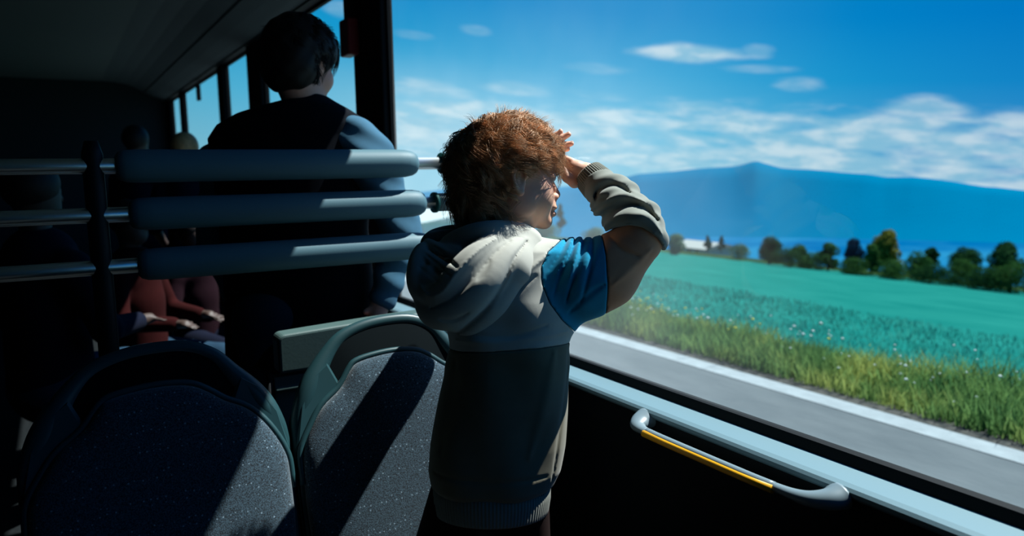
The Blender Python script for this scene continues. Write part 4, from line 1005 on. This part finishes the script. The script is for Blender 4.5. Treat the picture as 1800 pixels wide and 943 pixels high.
# trees, hedges
def tree(px, ytop, ybase, wpx, dist, name, label, cols, conical=0, group=None, seed=0):
    """stands where the eye's ray at the base meets distance dist"""
    g = np.random.default_rng(seed + int(px)); b = Wp(px, ybase, dist); tp = Wp(px, ytop, dist); h = tp[2] - b[2]; w = wpx / FPX * dist / 2
    root = empty(name, b - [0, 0, .25], label, 'tree' if 'tree' in name or 'conifer' in name else 'bush', group)
    tm = mat('bark', (.06, .045, .03), .9)
    if h > 1.5: MB().tube([b - [0, 0, .25], b + [0, 0, h * .35], b + [.05, 0, h * .8]], [w * .09, w * .07, w * .02], 8).build('trunk', tm, root, True)
    cl = []; nb = int(14 + w * 4)
    for i in range(nb):
        u = g.uniform(.0, 1); a = g.uniform(0, 6.28); rad = w * .62 * ((1 - u) * 1.15 if conical else math.sqrt(max(.05, 1 - (2 * u - .75) ** 2 * .8))) * g.uniform(.3, 1)
        cl.append((b + np.array([math.cos(a) * rad, math.sin(a) * rad, h * (.10 + .72 * u)]), (w * (.42 if not conical else .34 * (1.1 - .7 * u))) * g.uniform(.8, 1.2)))
    n = 4200; ci = g.integers(0, nb, n); d = g.normal(size=(n, 3)); d /= np.linalg.norm(d, axis=1)[:, None]
    cen = np.array([c[0] for c in cl])[ci]; rr = np.array([c[1] for c in cl])[ci]
    p = cen + d * (rr * g.uniform(.55, 1.02, n) ** .5)[:, None] * [1, 1, .85]; p[:, 2] = np.maximum(p[:, 2], b[2] - .1)
    s = h * .028 * g.uniform(.6, 1.4, n) + .02; A = np.cross(d + g.normal(scale=.5, size=(n, 3)), g.normal(size=(n, 3))); A /= np.linalg.norm(A, axis=1)[:, None]; B = np.cross(A, d); B /= np.linalg.norm(B, axis=1)[:, None]
    V = np.stack([p - A * s[:, None], p - B * s[:, None] * .6, p + A * s[:, None], p + B * s[:, None] * .6], 1).reshape(-1, 3); F = np.arange(n * 4).reshape(-1, 4)
    lm = gmat('leaves', [(.3, tuple(c * .9 for c in cols[0])), (.7, tuple(c * .9 for c in cols[1]))], 1.2 / max(.3, w), bump=0); translucent(lm, .3)
    mesh_obj('foliage', V, F.astype(np.int32), lm, root, smooth=False)
DK = ((.006, .035, .012), (.03, .09, .03)); MD = ((.012, .06, .015), (.06, .14, .035)); YL = ((.06, .09, .012), (.22, .20, .04)); BL = ((.004, .02, .05), (.012, .05, .09)); PL = ((.05, .12, .07), (.14, .22, .12))
TR = [
 (985, 352, 402, 34, 60, 'conifer_tree', 'pointed dark green tree just beyond the boy\'s chin', DK, 1),
 (1045, 404, 424, 60, 60, 'bush', 'pale green bush between the boy\'s chin and his sleeve', PL, 0),
 (960, 395, 416, 60, 58, 'bush', 'light green bush under the boy\'s jaw', PL, 0),
 (1188, 408, 446, 40, 66, 'bush', 'pale green bush right beside the boy\'s elbow', PL, 0),
 (1243, 409, 440, 24, 70, 'conifer_tree', 'left one of two small dark pointed trees by the pale house', DK, 1),
 (1268, 409, 440, 20, 70, 'conifer_tree', 'right one of two small dark pointed trees by the pale house', DK, 1),
 (1300, 432, 452, 50, 66, 'bush', 'low grey green bush right of the pale house', PL, 0),
 (1352, 414, 460, 58, 64, 'broad_tree', 'round dark green tree nearest right of the pale house', DK, 0),
 (1405, 430, 466, 44, 62, 'bush', 'mid green bush between two round trees', MD, 0),
 (1455, 424, 474, 52, 60, 'broad_tree', 'round bright green tree standing in middle of the tree line', MD, 0),
 (1500, 416, 468, 42, 64, 'broad_tree', 'dark blue green tree left of the tall yellowish tree', BL, 0),
 (1558, 396, 478, 66, 60, 'broad_tree', 'tallest tree with yellowish green crown', YL, 0),
 (1530, 425, 480, 40, 58, 'bush', 'green bush at left foot of the tallest tree', MD, 0),
 (1610, 445, 488, 70, 56, 'bush', 'olive green hedge bush just right of the tallest tree', MD, 0),
 (1636, 432, 470, 34, 62, 'broad_tree', 'small dark tree right of the tallest tree', DK, 0),
 (1695, 429, 484, 66, 58, 'broad_tree', 'dark round tree before the right end of tree line', DK, 0),
 (1690, 462, 498, 90, 52, 'bush', 'olive hedge bush in front of the dark round tree', MD, 0),
 (1765, 424, 496, 70, 54, 'broad_tree', 'dark tree second from right edge of the picture', DK, 0),
 (1775, 465, 508, 90, 48, 'bush', 'low olive hedge bush by right edge of the picture', MD, 0),
 (1835, 420, 510, 70, 52, 'broad_tree', 'dark tree cut off by right edge of the picture', DK, 0),
 (1500, 455, 484, 60, 56, 'bush', 'low green bush beneath the blue green tree', MD, 0),
 (1378, 440, 466, 70, 60, 'bush', 'low dark bush at foot of the first round tree', DK, 0),
 (1568, 462, 492, 80, 54, 'bush', 'low olive bush below the tallest tree', MD, 0),
 (1640, 470, 500, 90, 52, 'bush', 'low dark green hedge bush between tallest tree and right end', DK, 0),
 (1730, 476, 508, 90, 49, 'bush', 'long low dark hedge bush near right end of tree line', DK, 0),
 (1425, 448, 472, 60, 60, 'bush', 'low olive bush left of the bright round tree', MD, 0),
]
for i, (px, yt, yb, w, d, nm, lab, cols, con) in enumerate(TR):
    tree(px, yt, yb, w, d, nm, lab, cols, con, None, i)
def house(px, yt, yb, wpx, dist, label, wallc, roofc):
    b = Wp(px, yb, dist); h = (yb - yt) / FPX * dist; w = wpx * 1.85 / FPX * dist / 2; root = empty('house', b, label, 'house')
    x, y, z = b; dpt = w * .9
    MB().box((x - dpt, y - w, z - 1), (x + dpt, y + w, z + h * .6)).build('walls', mat('render', wallc, .9), root)
    MB().prism([(x - dpt - .3, z + h * .58), (x + dpt + .3, z + h * .58), (x, z + h)], 'y', y - w - .3, y + w + .3).build('roof', mat('tiles', roofc, .9), root)
    for k in (-.5, 0, .5): MB().box((x - dpt - .02, y + k * w - w * .09, z + h * .2), (x - dpt + .05, y + k * w + w * .09, z + h * .45)).build('window', MT['black'], root)
house(1236, 424, 446, 40, 80, 'small pale house with grey roof among the distant trees', (.4, .45, .42), (.28, .30, .27))
house(790, 366, 402, 120, 70, 'pale low house seen below the middle rail behind the boy', (.5, .58, .56), (.36, .44, .42))

# lake and mountains
lake_m = gmat('lake_water', [(.4, (.0, .070, .175)), (.62, (.010, .12, .22))], .0012, (1, 1, 1), .55, 0)  # paler patches stand for reflections, put into the water's colour
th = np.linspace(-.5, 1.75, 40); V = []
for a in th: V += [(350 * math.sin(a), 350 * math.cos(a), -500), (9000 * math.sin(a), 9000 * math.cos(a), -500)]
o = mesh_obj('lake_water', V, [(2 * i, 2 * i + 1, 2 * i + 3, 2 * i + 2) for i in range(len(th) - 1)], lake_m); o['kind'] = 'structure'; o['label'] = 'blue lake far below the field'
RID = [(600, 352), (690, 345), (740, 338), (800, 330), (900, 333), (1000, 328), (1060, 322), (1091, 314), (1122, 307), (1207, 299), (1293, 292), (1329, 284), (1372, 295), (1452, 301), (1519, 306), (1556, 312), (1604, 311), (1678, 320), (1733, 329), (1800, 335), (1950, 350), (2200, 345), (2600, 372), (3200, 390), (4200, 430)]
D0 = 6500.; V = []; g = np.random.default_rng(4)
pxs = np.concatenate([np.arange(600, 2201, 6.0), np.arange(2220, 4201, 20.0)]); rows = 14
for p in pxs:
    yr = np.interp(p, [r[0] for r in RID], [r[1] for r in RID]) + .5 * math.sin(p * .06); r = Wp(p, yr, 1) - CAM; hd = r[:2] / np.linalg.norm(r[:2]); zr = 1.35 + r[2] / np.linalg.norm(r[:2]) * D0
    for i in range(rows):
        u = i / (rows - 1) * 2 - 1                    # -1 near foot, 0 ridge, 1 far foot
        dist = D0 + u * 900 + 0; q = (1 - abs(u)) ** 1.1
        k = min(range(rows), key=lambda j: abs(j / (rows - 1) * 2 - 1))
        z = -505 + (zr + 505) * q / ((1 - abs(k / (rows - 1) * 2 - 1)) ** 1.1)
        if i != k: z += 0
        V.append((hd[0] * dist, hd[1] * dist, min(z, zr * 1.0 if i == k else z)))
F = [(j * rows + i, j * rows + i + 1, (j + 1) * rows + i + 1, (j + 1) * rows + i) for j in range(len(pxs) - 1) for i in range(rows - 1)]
o = mesh_obj('mountain_terrain', V, F, gmat('haze_blue_mountain', [(.3, (.0, .115, .215)), (.7, (.0, .122, .225))], .002, bump=0)); o['kind'] = 'structure'; o['label'] = 'long mountain ridge across the lake, blue with distance'  # blue of the distant air is put into the ridge colour
